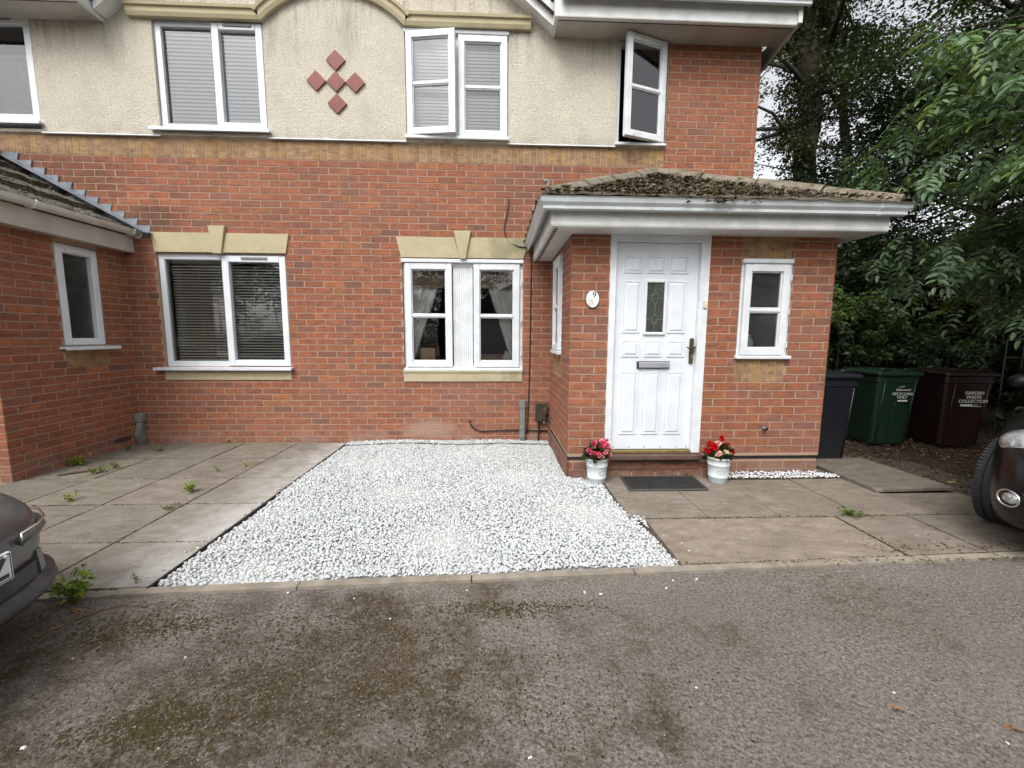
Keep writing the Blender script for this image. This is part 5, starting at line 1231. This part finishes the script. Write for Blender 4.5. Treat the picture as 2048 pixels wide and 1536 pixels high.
bl += [(.075, -.07, .225, .024, pk), (.09, -.05, .245, .02, pk2), (.06, -.05, .40, .018, pk), (-.095, -.05, .30, .02, pk)]
pot(4.965, -1.495, 'pale blue-grey pot of pink begonias left of the front door', bl, (.045, .06, .03), .35)
bl = [(-.10, -.04, .365, .026, rd), (-.085, -.06, .34, .027, rd), (-.06, -.07, .335, .025, rd), (-.11, -.05, .29, .024, rd2), (-.125, -.03, .30, .022, rd2), (-.07, -.06, .355, .024, rd), (0, -.03, .415, .024, rd), (.01, -.02, .40, .02, rd2), (-.03, -.06, .372, .024, wp), (-.045, -.05, .368, .02, wp), (-.03, -.10, .29, .024, wp), (-.045, -.095, .28, .022, wp), (.02, -.09, .305, .018, (.85, .72, .6)), (.04, -.085, .30, .018, (.85, .72, .6)), (.05, -.04, .365, .02, rd2), (.095, -.03, .30, .024, rd2), (.10, -.04, .29, .02, rd), (-.09, -.05, .315, .02, rd), (-.07, -.08, .235, .014, (.8, .75, .6))]
pot(6.085, -1.50, 'pale blue-grey pot of red and white begonias right of the front door', bl, (.075, .095, .04), -.2)

# doormat
mb = MB(); c4 = [(5.195, -1.715), (5.885, -1.722), (5.93, -1.368), (5.20, -1.365)]
c4 = [(5.20, -1.715), (5.885, -1.715), (5.91, -1.372), (5.225, -1.372)]
mb.mesh([(x, y, .004) for x, y in c4]+[(x, y, .012) for x, y in c4], [(0, 3, 2, 1), (4, 5, 6, 7), (0, 1, 5, 4), (1, 2, 6, 5), (2, 3, 7, 6), (3, 0, 4, 7)])
for i in range(9):
    for j in range(16):
        u, v = .045+.91*(j+.5)/16, .08+.84*(i+.5)/9; x = c4[0][0]+(c4[1][0]-c4[0][0])*u+(c4[3][0]-c4[0][0])*v; y = -1.715+.343*v; s = .014
        if (i+j) % 2: mb.tube([(x-s, y-s, .0135), (x+s, y-s, .0135), (x+s, y+s, .0135), (x-s, y+s, .0135), (x-s, y-s, .0135)], .0025, 4, cap=False)
        else: mb.box((x-.009, y-.009, .012), (x+.009, y+.009, .017))
b2 = mb.build('doormat', RUBBER, org=(5.55, -1.55, 0)); tag(b2, 'black patterned rubber doormat on the paving in front of the white door', 'doormat')
mb = MB()
for a, b in zip(c4, c4[1:]+c4[:1]): mb.tube([(a[0]-5.55, a[1]+1.55, .012), (b[0]-5.55, b[1]+1.55, .012)], .008, 6)
mb.build('raised_rim', simple('mat_rim', (.07, .065, .058), rough=.8), b2)

# ================================================================ wheelie bins
WHT = simple('white_print', (.62, .62, .60), rough=.7)
def bin_(x, y, rz, c, label, w=.50, d=.60, h=.88, texts=None, kick=False):
    col = simple('bin_plastic', c, tuple(v*.75+.004 for v in c), 4, .42, .08, 90, grime=(tuple(v*.5+.05 for v in c), 6, .62)); t = thing('wheelie_bin', label, 'wheelie bin', (x, y, .0), rz, 'wheelie bins by the side of the house')
    mb = MB(); rings = []
    for (z, k, m) in ((.0, .80, .74), (.03, .84, .80), (h*.45, .92, .89), (h*.90, 1.0, .985), (h*.905, 1.03, 1.02), (h, 1.03, 1.02)):
        r = .05; a, b = w/2*k, d/2*m; cy_ = -d/2*(1-m)*.0
        ring_ = []
        for (sx, sy, s0) in ((1, 1, 0), (-1, 1, 1), (-1, -1, 2), (1, -1, 3)):
            for q in range(4): th = math.pi/2*(s0+q/3); ring_.append((sx*(a-r)+r*math.cos(th), sy*(b-r)+r*math.sin(th)+cy_, z))
        rings.append(ring_)
    vs = [p for r_ in rings for p in r_]; k = 16; fs = [(i*k+j, i*k+(j+1) % k, (i+1)*k+(j+1) % k, (i+1)*k+j) for i in range(len(rings)-1) for j in range(k)]+[tuple(range(k))[::-1], tuple(range(5*k, 6*k))]
    mb.mesh(vs, fs); body = mb.build('bin_body', col, t, smooth=False, bevel=.006)
    mb = MB(); lid = []
    for (z, k, m, o) in ((h+.002, 1.10, 1.08, -.01), (h+.030, 1.10, 1.08, -.01), (h+.042, 1.05, 1.03, -.01), (h+.062, .72, .80, .0), (h+.07, .55, .6, .02)):
        a, b = w/2*k, d/2*m; lid.append([(sx*a*(1 if i % 2 else .93), sy*b*(.93 if i % 2 else 1)+o, z) for (sx, sy, i) in ((1, -1, 1), (1, 1, 1), (1, 1, 0), (-1, 1, 0), (-1, 1, 1), (-1, -1, 1), (-1, -1, 0), (1, -1, 0))])
    vs = [p for r_ in lid for p in r_]; k = 8; mb.mesh(vs, [(i*k+j, i*k+(j+1) % k, (i+1)*k+(j+1) % k, (i+1)*k+j) for i in range(4) for j in range(k)]+[tuple(range(k)), tuple(range(4*k, 5*k))]); ld = mb.build('lid', col, t, bevel=.005, recalc=True)
    mb = MB()
    for sx in (-1, 1): mb.tube([(sx*w*.28-.07, -d*.38, h+.045), (sx*w*.28-.05, -d*.42, h+.075), (sx*w*.28+.05, -d*.42, h+.075), (sx*w*.28+.07, -d*.38, h+.045)], .012, 6)
    mb.build('lid_grip', col, ld, smooth=True)
    mb = MB(); mb.tube([(-w*.42, d/2+.03, h-.02), (w*.42, d/2+.03, h-.02)], .014, 8); mb.build('handle', col, t, smooth=True)
    for sx in (-1, 1):
        mb = MB(); mb.lathe([(0, -.025), (.08, -.025), (.1, -.018), (.1, .018), (.08, .025), (0, .025)], (sx*(w/2-.04), d/2-.02, .10), 20, 'x'); mb.build('wheel', BLACK, t, smooth=False)
    FBm = FM((0, -d/2-.004, 0), (1, 0, 0))
    if kick:     # pressed front panel
        mb = MB(FBm); pts = []
        for (u, wv) in ((-.03, .03), (-.03, .50), (.0, .55), (.13, .55), (.165, .50), (.165, .05)): pts.append((u, -(1-wv/.9)*.065+.012, wv))
        mb.tube(pts, .006, 6, cap=False); mb.build('pressed_rib', col, body, smooth=True)
    mb = MB(FBm)
    for u in (-.17, .19): mb.tube([(u, -.085+.02, .04), (u*1.02, -.0+.002, .80)], .008, 6)
    mb.build('front_rib', col, body, smooth=True)
    if texts:
        for (s, u, z, sz, sh) in texts:
            lean = Matrix.Translation((u, -(1-z/.9)*.055+.012, z)) @ Matrix.Rotation(R(-4), 4, 'X')
            text_mesh('lettering', s, FBm @ lean, sz, .0008, WHT, body, bold=.0006 if sz > .03 else 0, shear=sh)
    return t, body, FBm
bin_(7.56, -.70, 0, (.008, .010, .014), 'black wheelie bin tight against the side of the porch', .50, .58, .90)
t, body, FB = bin_(8.92, -.05, -.04, (.008, .030, .016), 'green wheelie bin marked recycling only', .50, .58, .865, [('RECYCLING', .055, .63, .046, 0), ('ONLY', .055, .59, .046, 0), ('Charnwood', .055, .685, .036, .2)], True)
mb = MB(FB); mb.box((.0, -.005, .553), (.115, .002, .572)); mb.build('label_strip', WHT, body)
mb = MB(FB); mb.tube([(.0, .004, .725), (.012, .004, .737), (.024, .004, .728), (.036, .004, .737), (.048, .004, .728), (.06, .004, .742)], .0028, 5); mb.build('logo_birds', WHT, body)
t, body, FB = bin_(9.72, -.16, -.12, (.016, .004, .0035), 'dark brown wheelie bin marked garden waste collection', .54, .58, .87, [('GARDEN', .05, .655, .052, 0), ('WASTE', .05, .605, .052, 0), ('COLLECTION', .05, .555, .052, 0)])
mb = MB(FB); mb.box((-.085, -.012, .510), (.045, -.004, .534)); mb.build('label_strip', WHT, body)
mb = MB(FB); mb.tube([(.065, -.004, .525), (.075, -.004, .533), (.085, -.004, .526), (.097, -.004, .536)], .0024, 5); mb.build('logo_birds', WHT, body)
text_mesh('lettering', 'Charnwood', FB @ Matrix.Translation((.095, -.006, .506)), .020, .0006, WHT, body)
# wire trellis frame in the shade
mb = MB(); 
for a, b in (((0, 0, 1.36), (.8, 0, 1.36)), ((0, 0, 1.36), (0, 0, 0)), ((.8, 0, 1.36), (.8, 0, 0)), ((.27, 0, 1.36), (.27, 0, .9)), ((.53, 0, 1.36), (.53, 0, .9)), ((0, 0, 1.1), (.8, 0, 1.1))): mb.tube([a, b], .008, 6)
o = mb.build('trellis', simple('dull_wire', (.14, .14, .12), rough=.6)); o.location = (11.45, .62, -.06); tag(o, 'thin metal trellis frame half hidden in the dark bushes', 'trellis')

# ================================================================ things inside the windows
def slat_blind(name, u0, u1, w0, w1, n, pitch, tilt, mat, label, M=FRONT, group='venetian blinds', ww=.025):
    mb = MB(M); z = w0+.02; c, s = math.cos(tilt)*ww/2, math.sin(tilt)*ww/2
    while z < w1-.04:
        mb.mesh([(u0, n-c, z+s), (u1, n-c, z+s), (u1, n, z+.0035), (u0, n, z+.0035), (u1, n+c, z-s), (u0, n+c, z-s)], [(0, 1, 2, 3), (3, 2, 4, 5)]); z += pitch
    mb.box((u0, n-.015, w1-.035), (u1, n+.015, w1-.002)); mb.box((u0, n-.012, w0), (u1, n+.012, w0+.014))
    for f in (.12, .5, .88): mb.tube([(u0+(u1-u0)*f, n+.013, w0), (u0+(u1-u0)*f, n+.013, w1-.02)], .0012, 4, cap=False)
    o = mb.build(name, mat, org=tuple(M @ Vector(((u0+u1)/2, n, w0)))); tag(o, label, 'blind', group)
slat_blind('venetian_blind', .40, .92, 3.63, 4.655, -.055, .040, R(66), BLIND, 'white closed venetian blind behind the left pane of the upper left window', ww=.056)
slat_blind('venetian_blind', 1.0, 1.44, 3.67, 4.62, -.055, .040, R(66), BLIND, 'white closed venetian blind behind the right pane of the upper left window', ww=.056)
slat_blind('venetian_blind', .21, .84, .96, 2.19, -.125, .0335, R(32), BLINDC, 'cream venetian blind with open slats in the left pane of the lower left window', ww=.030)
slat_blind('venetian_blind', .90, 1.53, .96, 2.19, -.125, .0335, R(32), BLINDC, 'cream venetian blind with open slats in the right pane of the lower left window', ww=.030)
slat_blind('venetian_blind', 3.08, 4.17, 3.58, 4.66, -.06, .036, R(68), BLIND, 'white venetian blind behind the open casements of the upper middle window', ww=.052)
mb = MB(FRONT); mb.poly([(-2.3, -.16, 3.6), (-2.3, -.16, 4.35), (-1.0, -.16, 4.35), (-1.0, -.16, 3.6)]); mb.box((-2.3, -.17, 4.35), (-1.0, -.15, 4.40))
tag(mb.build('window_shade', simple('net_fabric', (.30, .33, .30), (.24, .27, .24), 30, .9), org=(-1.6, .17, 3.6)), 'grey-green net shade in the upper window at the far left', 'blind')
mb = MB(FRONT)
for i in range(17):
    z = 2.17-i*.014; mb.box((2.98, -.112-.004*(i % 3), z-.012), (4.34, -.097+.003*(i % 3), z))
for i in range(3): mb.box((2.98, -.116, 1.935-i*.022), (4.34, -.090, 1.953-i*.022))
tag(mb.build('bamboo_blind', BAMB, org=(3.66, .16, 1.9)), 'brown woven roman blind pulled up inside the lower right window', 'blind')
def curtain(x_top, x_bot, spread_t, spread_b, z0, z1, label, sgn):
    mb = MB(FRONT); nx, nz = 40, 16; vs = []
    for j in range(nz+1):
        v = j/nz; s = 1-(1-v)**1.0; cx_ = x_bot+(x_top-x_bot)*(v**1.15); sp = spread_b+(spread_t-spread_b)*v
        for i in range(nx+1): u = i/nx; vs.append((cx_+sgn*sp*u, -.14+.022*math.sin(u*math.pi*9+.4*math.sin(v*3)), z0+(z1-z0)*v))
    mb.mesh(vs, [(j*(nx+1)+i, j*(nx+1)+i+1, (j+1)*(nx+1)+i+1, (j+1)*(nx+1)+i) for j in range(nz) for i in range(nx)])
    tag(mb.build('curtain', CURT, smooth=True, org=(x_top, .2, z0)), label, 'curtain', 'curtains of the lower right window')
curtain(2.93, 2.93, .44, .10, .97, 1.97, 'grey-white curtain swept to the left side of the lower right window', 1)
curtain(4.36, 4.36, .42, .10, .97, 1.97, 'grey-white curtain swept to the right side of the lower right window', -1)
# inner sill, picture frame, model house, chair
mb = MB(); mb.box((2.92, .11, .93), (4.40, .30, .95)); mb.build('window_board', UPVC, HB)
mb = MB(Matrix.Translation((3.20, .20, .952)) @ Matrix.Rotation(R(12), 4, 'Z') @ Matrix.Rotation(R(-12), 4, 'X')); mb.box((-.09, 0, 0), (.09, .012, .215)); mb.box((-.01, -.06, 0), (.01, 0, .16)); tag(mb.build('picture_frame', WOODC, bevel=.002, org=(3.20, .2, .952)), 'wooden picture frame seen from the back on the sill of the lower right window', 'picture frame')
t = thing('model_house', 'small cream model house ornament on the right of the window sill', 'ornament', (4.23, .19, .952))
mb = MB(); mb.box((-.085, -.04, 0), (.085, .04, .09)); mb.mesh([(-.085, -.04, .09), (.085, -.04, .09), (.085, .04, .09), (-.085, .04, .09), (-.05, 0, .155), (.085, 0, .155)], [(0, 1, 5, 4), (2, 3, 4, 5), (1, 2, 5), (3, 0, 4)]); mb.box((-.055, -.012, .12), (-.03, .012, .175)); mb.build('body', CREAM, t)
for r_ in range(2):
    for c_ in range(5): mb = MB(); x, z = -.066+c_*.033, .018+r_*.036; mb.box((x-.008, -.0415, z), (x+.008, -.0402, z+.02)); mb.build('window', DARKW, t)
t = thing('dining_chair', 'wooden chair back seen through the lower right window', 'chair', (3.97, .75, 0))
mb = MB(); mb.box((-.22, -.02, .93), (.22, .02, 1.06)); mb.build('backrest', WOODC, t, bevel=.01)
mb = MB(); mb.box((-.22, -.02, .0), (-.18, .02, .93)); mb.box((.18, -.02, 0), (.22, .02, .93)); mb.build('back_post', WOODC, t, bevel=.006)
mb = MB(); mb.box((-.22, .02, .43), (.22, .42, .47)); mb.build('seat', WOODC, t, bevel=.01)
# ornament behind the obscured porch window
mb = MB(); mb.lathe([(0, 0), (.06, 0), (.075, .04), (.07, .10), (.045, .13), (.05, .15), (0, .16)], (0, 0, 0), 16); o = mb.build('china_ornament', CERAMIC, smooth=True); o.location = (6.40, -1.255, 1.19); tag(o, 'pale china ornament behind the frosted porch window', 'ornament')

# ================================================================ parked cars (local x forward from the nose, y to the car's left)
def car(name, loc, ang, paint, label, st, glassroof, H=1.45, L=4.0, steer=0, bumper=BLACK, wheel_y=.76, wx=(-.75, -3.3), wr=.31):
    t = thing(name, label, 'car', loc, ang, 'parked cars')
    mb = MB(); n = 14; vs = []
    for (x, hw, zb, zs, zt) in st:
        half = [(0, zb), (.55*hw, zb), (.90*hw, zb+.02), (.985*hw, zb+.10), (hw, (zb+zs)/2), (.985*hw, zs-.04), (.93*hw, zs+.25*(zt-zs)), (.70*hw, zs+.75*(zt-zs)), (.35*hw, zt)]
        ring_ = [(x, -y, z) for y, z in half[1:]][::-1]+[(x, 0, zb)]+[(x, y, z) for y, z in half[1:]]+[(x, 0, zt+.004)]
        vs.append(ring_)
    k = len(vs[0]); V = [p for r_ in vs for p in r_]
    mb.mesh(V, [(i*k+j, i*k+(j+1) % k, (i+1)*k+(j+1) % k, (i+1)*k+j) for i in range(len(vs)-1) for j in range(k)]+[tuple(range(k)), tuple(range((len(vs)-1)*k, len(vs)*k))[::-1]])
    b = mb.build('body', paint, t, smooth=True, recalc=True); sb = b.modifiers.new('sub', 'SUBSURF'); sb.levels = sb.render_levels = 2
    mb = MB(); V = []
    for (x, hw, z0, z1) in glassroof: V += [(x, -hw*1.08, z0), (x, -hw, (z0+z1)/2), (x, -hw*.86, z1-.04), (x, -hw*.5, z1), (x, 0, z1+.015), (x, hw*.5, z1), (x, hw*.86, z1-.04), (x, hw, (z0+z1)/2), (x, hw*1.08, z0)]
    k = 9; ns = len(glassroof)
    mb.mesh(V, [(i*k+j, i*k+j+1, (i+1)*k+j+1, (i+1)*k+j) for i in range(ns-1) for j in range(k-1)]+[tuple(range(k)), tuple(range((ns-1)*k, ns*k))[::-1]]); c = mb.build('cabin_glass', CARGLASS, t, smooth=True, recalc=True); sb = c.modifiers.new('sub', 'SUBSURF'); sb.levels = sb.render_levels = 1
    g = glassroof; mb = MB(); zz = max(q[3] for q in g); hw = g[2][1]
    mb.mesh([(g[1][0]+.05, -hw*.62, zz-.01), (g[1][0]+.05, hw*.62, zz-.01), (g[-2][0]-.05, hw*.6, zz-.02), (g[-2][0]-.05, -hw*.6, zz-.02), (g[1][0]-.02, -hw*.5, zz+.03), (g[1][0]-.02, hw*.5, zz+.03), (g[-2][0], hw*.5, zz+.02), (g[-2][0], -hw*.5, zz+.02)], [(0, 1, 2, 3), (4, 7, 6, 5), (0, 4, 5, 1), (1, 5, 6, 2), (2, 6, 7, 3), (3, 7, 4, 0)]); mb.build('roof_panel', paint, t, bevel=.02, recalc=True)
    for i, x in enumerate(wx):
        for sgn in (-1, 1):
            mb = MB(Matrix.Translation((x, sgn*wheel_y, wr)) @ Matrix.Rotation(steer if i == 0 else 0, 4, 'Z'))
            prof = [(.20, -.085), (wr-.05, -.10), (wr-.018, -.098), (wr-.003, -.085)]
            for (a, bb) in ((-.085, -.052), (-.042, -.006), (.006, .042), (.052, .085)): prof += [(wr, a+.001), (wr, bb-.001), (wr-.008, bb), (wr-.008, bb+.009)]
            prof = prof[:-1]+[(wr-.003, .088), (wr-.018, .098), (wr-.05, .10), (.20, .085)]
            mb.lathe(prof, (0, 0, 0), 56, 'y')
            for q in range(56):
                a = 2*math.pi*q/56
                for yy in (-.088, .088): mb.box(((wr-.012)*math.cos(a)-.004, yy-.014, (wr-.012)*math.sin(a)-.004), ((wr+.0015)*math.cos(a)+.004, yy+.014, (wr+.0015)*math.sin(a)+.004)) if False else None
            w = mb.build('wheel', TYRE, t, smooth=False)
            mb = MB(Matrix.Translation((x, sgn*wheel_y, wr)) @ Matrix.Rotation(steer if i == 0 else 0, 4, 'Z')); T0 = mb.M
            for q in range(72):       # shoulder tread blocks
                mb.M = T0 @ Matrix.Rotation(2*math.pi*q/72, 4, 'Y')
                for yy in (-.076, .076): mb.box((wr-.006, yy-.020, -.0095), (wr+.0035, yy+.020, .0075))
            mb.build('tread_blocks', TYRE, w)
            mb = MB(T0); s2 = 1 if sgn > 0 else -1
            mb.lathe([(0, s2*.05), (.06, s2*.055), (.075, s2*.04), (.185, s2*.06), (.20, s2*.088), (.205, s2*.07), (.205, 0)], (0, 0, 0), 32, 'y')
            for q in range(7):
                mb.M = T0 @ Matrix.Rotation(2*math.pi*q/7, 4, 'Y'); mb.box((.05, s2*.05, -.018), (.19, s2*.075, .018))
            mb.build('rim', STEEL, w)
            pass
    return t
stB = [(0, .48, .30, .50, .56), (-.05, .62, .24, .56, .64), (-.14, .73, .15, .64, .74), (-.28, .79, .14, .72, .82), (-.5, .825, .16, .77, .88), (-.8, .81, .22, .79, .93), (-1.15, .82, .22, .85, 1.0), (-2.0, .83, .20, .90, 1.0), (-3.1, .83, .2, .92, 1.02), (-3.55, .78, .24, .9, 1.0), (-3.75, .66, .34, .75, .9)]
CB = car('parked_car', (7.36, -3.455, 0), R(180+29), PAINTB, 'black hatchback parked at the right edge with its front wheel turned on the paving', stB,
         [(-.95, .66, .92, .96), (-1.5, .64, .98, 1.34), (-2.2, .63, .98, 1.46), (-3.1, .61, .98, 1.44), (-3.65, .60, .95, 1.05)], L=3.8, steer=-R(11), wheel_y=.745, wx=(-.83, -3.23))
def ellipsoid(mb, c, r, seg=18, rings=10, rz=0):
    cc, ss = math.cos(rz), math.sin(rz); vs = []; fs = []
    for i in range(rings+1):
        ph = math.pi*i/rings-math.pi/2
        for k in range(seg): th = 2*math.pi*k/seg; x, y, z = r[0]*math.cos(ph)*math.cos(th), r[1]*math.cos(ph)*math.sin(th), r[2]*math.sin(ph); vs.append((c[0]+x*cc-y*ss, c[1]+x*ss+y*cc, c[2]+z))
    for i in range(rings):
        for k in range(seg): a = i*seg+k; b = i*seg+(k+1) % seg; fs.append((a, b, b+seg, a+seg))
    mb.mesh(vs, fs)
for sgn in (-1, 1):
    mb = MB(); ellipsoid(mb, (-.30, sgn*.63, .675), (.15, .14, .095), rz=-sgn*.9); hl = mb.build('headlight', LAMPG, CB, smooth=True)
    mb = MB(); ellipsoid(mb, (-.285, sgn*.70, .675), (.07, .065, .055), rz=-sgn*.8); mb.build('lamp_reflector', CHROME, hl, smooth=True)
    mb = MB(); pts = []
    for q in range(25): a = 2*math.pi*q/24; pts.append((-.078-.040*math.cos(a), sgn*(.672+.048*math.cos(a)), .375+.048*math.sin(a)))
    mb.tube(pts, .006, 6, cap=False); fg = mb.build('fog_light', CHROME, CB, smooth=True)
    mb = MB(); ellipsoid(mb, (-.084, sgn*.664, .375), (.018, .045, .034), rz=sgn*.68); mb.build('fog_lens', LAMPG, fg, smooth=True)
    mb = MB(); ellipsoid(mb, (-1.50, sgn*.86, .98), (.065, .09, .06)); mi = mb.build('wing_mirror', PAINTB, CB, smooth=True)
    mb = MB(); mb.box((-1.53, sgn*.76, .89), (-1.47, sgn*.85, .94)); mb.build('mirror_arm', BLACK, mi, bevel=.01)
mb = MB(); mb.box((.002, -.26, .36), (.014, .26, .47)); mb.build('number_plate', UPVC, CB, bevel=.003)
mb = MB(); mb.box((-.02, -.34, .20), (.012, .34, .33)); mb.build('lower_grille', BLACK, CB, bevel=.01)

stG = [(.0, .32, .34, .50, .56), (-.035, .48, .31, .53, .60), (-.10, .60, .29, .555, .635), (-.22, .70, .28, .58, .67), (-.45, .78, .26, .62, .73), (-.8, .82, .22, .70, .82), (-1.2, .83, .20, .78, .92), (-2.2, .84, .20, .84, .95), (-3.6, .84, .20, .86, .98), (-4.2, .80, .24, .84, .98), (-4.45, .62, .34, .7, .85)]
CG = car('parked_car', (2.205, -3.80, 0), R(8), PAINTG, 'dusty dark grey car whose nose shows at the left edge', stG,
         [(-1.05, .68, .88, .92), (-1.8, .64, .94, 1.30), (-2.6, .62, .94, 1.40), (-3.4, .60, .94, 1.34), (-4.0, .60, .92, 1.0)], L=4.4, wheel_y=.765, wx=(-.9, -3.5))
# bumper strip, chin, grille slot and number plate of the grey car
def nose_path(z, out, ys, xo=0):
    pts = []
    tab = [(0, 0), (.32, -.004), (.48, -.035), (.60, -.10), (.70, -.22), (.78, -.45)]
    for y in ys:
        a = abs(y)
        for (y0, x0), (y1, x1) in zip(tab, tab[1:]):
            if a <= y1: x = x0+(x1-x0)*(a-y0)/(y1-y0); break
        else: x = -.5
        pts.append((x+out+xo, y*(1+out*.4), z))
    return pts
ysf = np.linspace(-.77, .77, 33)
mb = MB(); P0 = nose_path(.27, .0, ysf); vs = []
prof = [(-.06, .235), (.012, .215), (.032, .245), (.026, .285), (-.02, .30), (-.10, .30)]
for p in P0:
    for (o, z) in prof: vs.append((p[0]+o, p[1]*(1+max(o, -.03)*.7), z))
k = len(prof); mb.mesh(vs, [(i*k+j, i*k+(j+1) % k, (i+1)*k+(j+1) % k, (i+1)*k+j) for i in range(len(P0)-1) for j in range(k)]); mb.build('front_lip', simple('faded_black_plastic', (.05, .052, .054), (.08, .082, .085), 10, .6, .1, 60), CG, smooth=True, recalc=True)
mb = MB(); P0 = nose_path(.33, .0, np.linspace(-.46, .46, 21)); vs = []
for p in P0:
    for (o, z) in ((-.03, .30), (.008, .305), (.008, .375), (-.03, .38)): vs.append((p[0]+o, p[1], z))
mb.mesh(vs, [(i*4+j, i*4+(j+1) % 4, (i+1)*4+(j+1) % 4, (i+1)*4+j) for i in range(len(P0)-1) for j in range(4)]); mb.build('lower_grille', BLACK, CG, recalc=True)
for sgn in (-1, 1):
    mb = MB()
    p = nose_path(.5, .006, [sgn*y for y in (.40, .50, .58, .66, .72, .76)]); mb.tube([(q[0]-.006, q[1], q[2]-.015) for q in p], .016, 8)
    mb.build('bumper_strip', simple('strip_plastic', (.10, .098, .094), rough=.4), CG, smooth=True)
for sgn in (-1, 1):
    mb = MB()
    p = nose_path(.520, .012, [sgn*y for y in (.39, .50, .58, .66, .72, .76)]); mb.tube([(p[0][0], p[0][1], .47)]+[(q[0]+.002, q[1], q[2]) for q in p], .0045, 6)
    mb.build('chrome_trim', CHROME, CG, smooth=True)
for sgn in (-1, 1):
    mb = MB()
    p = nose_path(.335, .004, [sgn*y for y in (.50, .56)]); mb.mesh([(p[0][0], p[0][1], .30), (p[1][0], p[1][1], .30), (p[1][0]-.01, p[1][1], .385), (p[0][0]-.01, p[0][1], .40), (p[0][0]-.03, p[0][1], .30), (p[1][0]-.03, p[1][1], .30), (p[1][0]-.03, p[1][1], .385), (p[0][0]-.03, p[0][1], .40)], [(0, 1, 2, 3), (0, 4, 5, 1), (3, 2, 6, 7), (0, 3, 7, 4), (1, 5, 6, 2)])
    mb.build('grille_end', simple('pale_trim', (.16, .17, .175), rough=.4), CG, recalc=True)
NM = Matrix(((0, 1, 0, .002), (1, 0, 0, 0), (0, 0, 1, 0), (0, 0, 0, 1)))     # u -> y, n -> x
mb = MB(NM); mb.box((-.20, .004, .375), (.32, .018, .487)); npl = mb.build('number_plate', UPVC, CG, bevel=.004)
text_mesh('lettering', 'Z', NM @ Matrix.Translation((.262, .0195, .394)), .112, .0008, BLACK, npl, bold=.003)
mb = MB(NM); ring(mb, -.194, .314, .381, .481, .003, .018, .019); mb.build('plate_border', BLACK, npl)
mb = MB(NM); mb.lathe([(0, .024), (.006, .023), (.008, .018)], (.295, 0, .474), 10, 'y'); mb.build('plate_screw', UPVC, npl, smooth=True)

# ================================================================ the other side of the close (seen only as reflections in the glass)
t = thing('garage_block', 'pale garage with a grey roof across the road, behind the viewer', 'garage', (5.5, -17, 0))
mb = MB(); mb.box((-3.2, -5, 0), (3.2, 0, 2.5)); mb.build('wall', simple('painted_block', (.45, .46, .47), rough=.8), t)
mb = MB(); mb.prism([(-3.6, 2.45), (3.6, 2.45), (0, 4.3)], -5.2, .3); mb.build('roof', TILEBACK, t, recalc=True)
for x in (-1.6, 1.6):
    mb = MB(); mb.box((x-1.2, 0, 0), (x+1.2, .05, 2.1))
    for q in range(8): mb.box((x-1.2, .05, .1+q*.25), (x+1.2, .07, .28+q*.25))
    mb.build('garage_door', simple('garage_door_white', (.6, .6, .6), rough=.5), t)
def far_tree(x, y, h, s, label):
    t = thing('tree', label, 'tree', (x, y, 0), group='trees across the road'); mb = MB(); limb(mb, (0, 0, -.1), (0, 0, h*.7), .25, .08, 6); mb.build('trunk', BARK, t, smooth=True)
    cs, rs = sub_clumps((0, 0, h*.6), (s, s, h*.42), 60, .7, 1.3, .3); crown('crown', t, cs, rs, 170, .22, (.025, .045, .015), yellow=.05)
hedge('hedge', 'tall hedge added behind the garage to darken the window reflections', -16, -23, 24, -21, 7.5, 420, (.02, .035, .012))  # added unseen so the lower windows reflect dark foliage instead of sky
far_tree(-4, -16, 9, 3.5, 'round tree across the road left of the garage'); far_tree(1.0, -20, 11, 3.6, 'tall tree across the road behind the garage, left one'); far_tree(11.5, -15, 8, 3.0, 'tree across the road right of the garage'); far_tree(-11, -19, 10, 4.2, 'broad tree across the road, farthest left'); far_tree(17.5, -12, 9, 3.6, 'tree across the road nearest the black car')
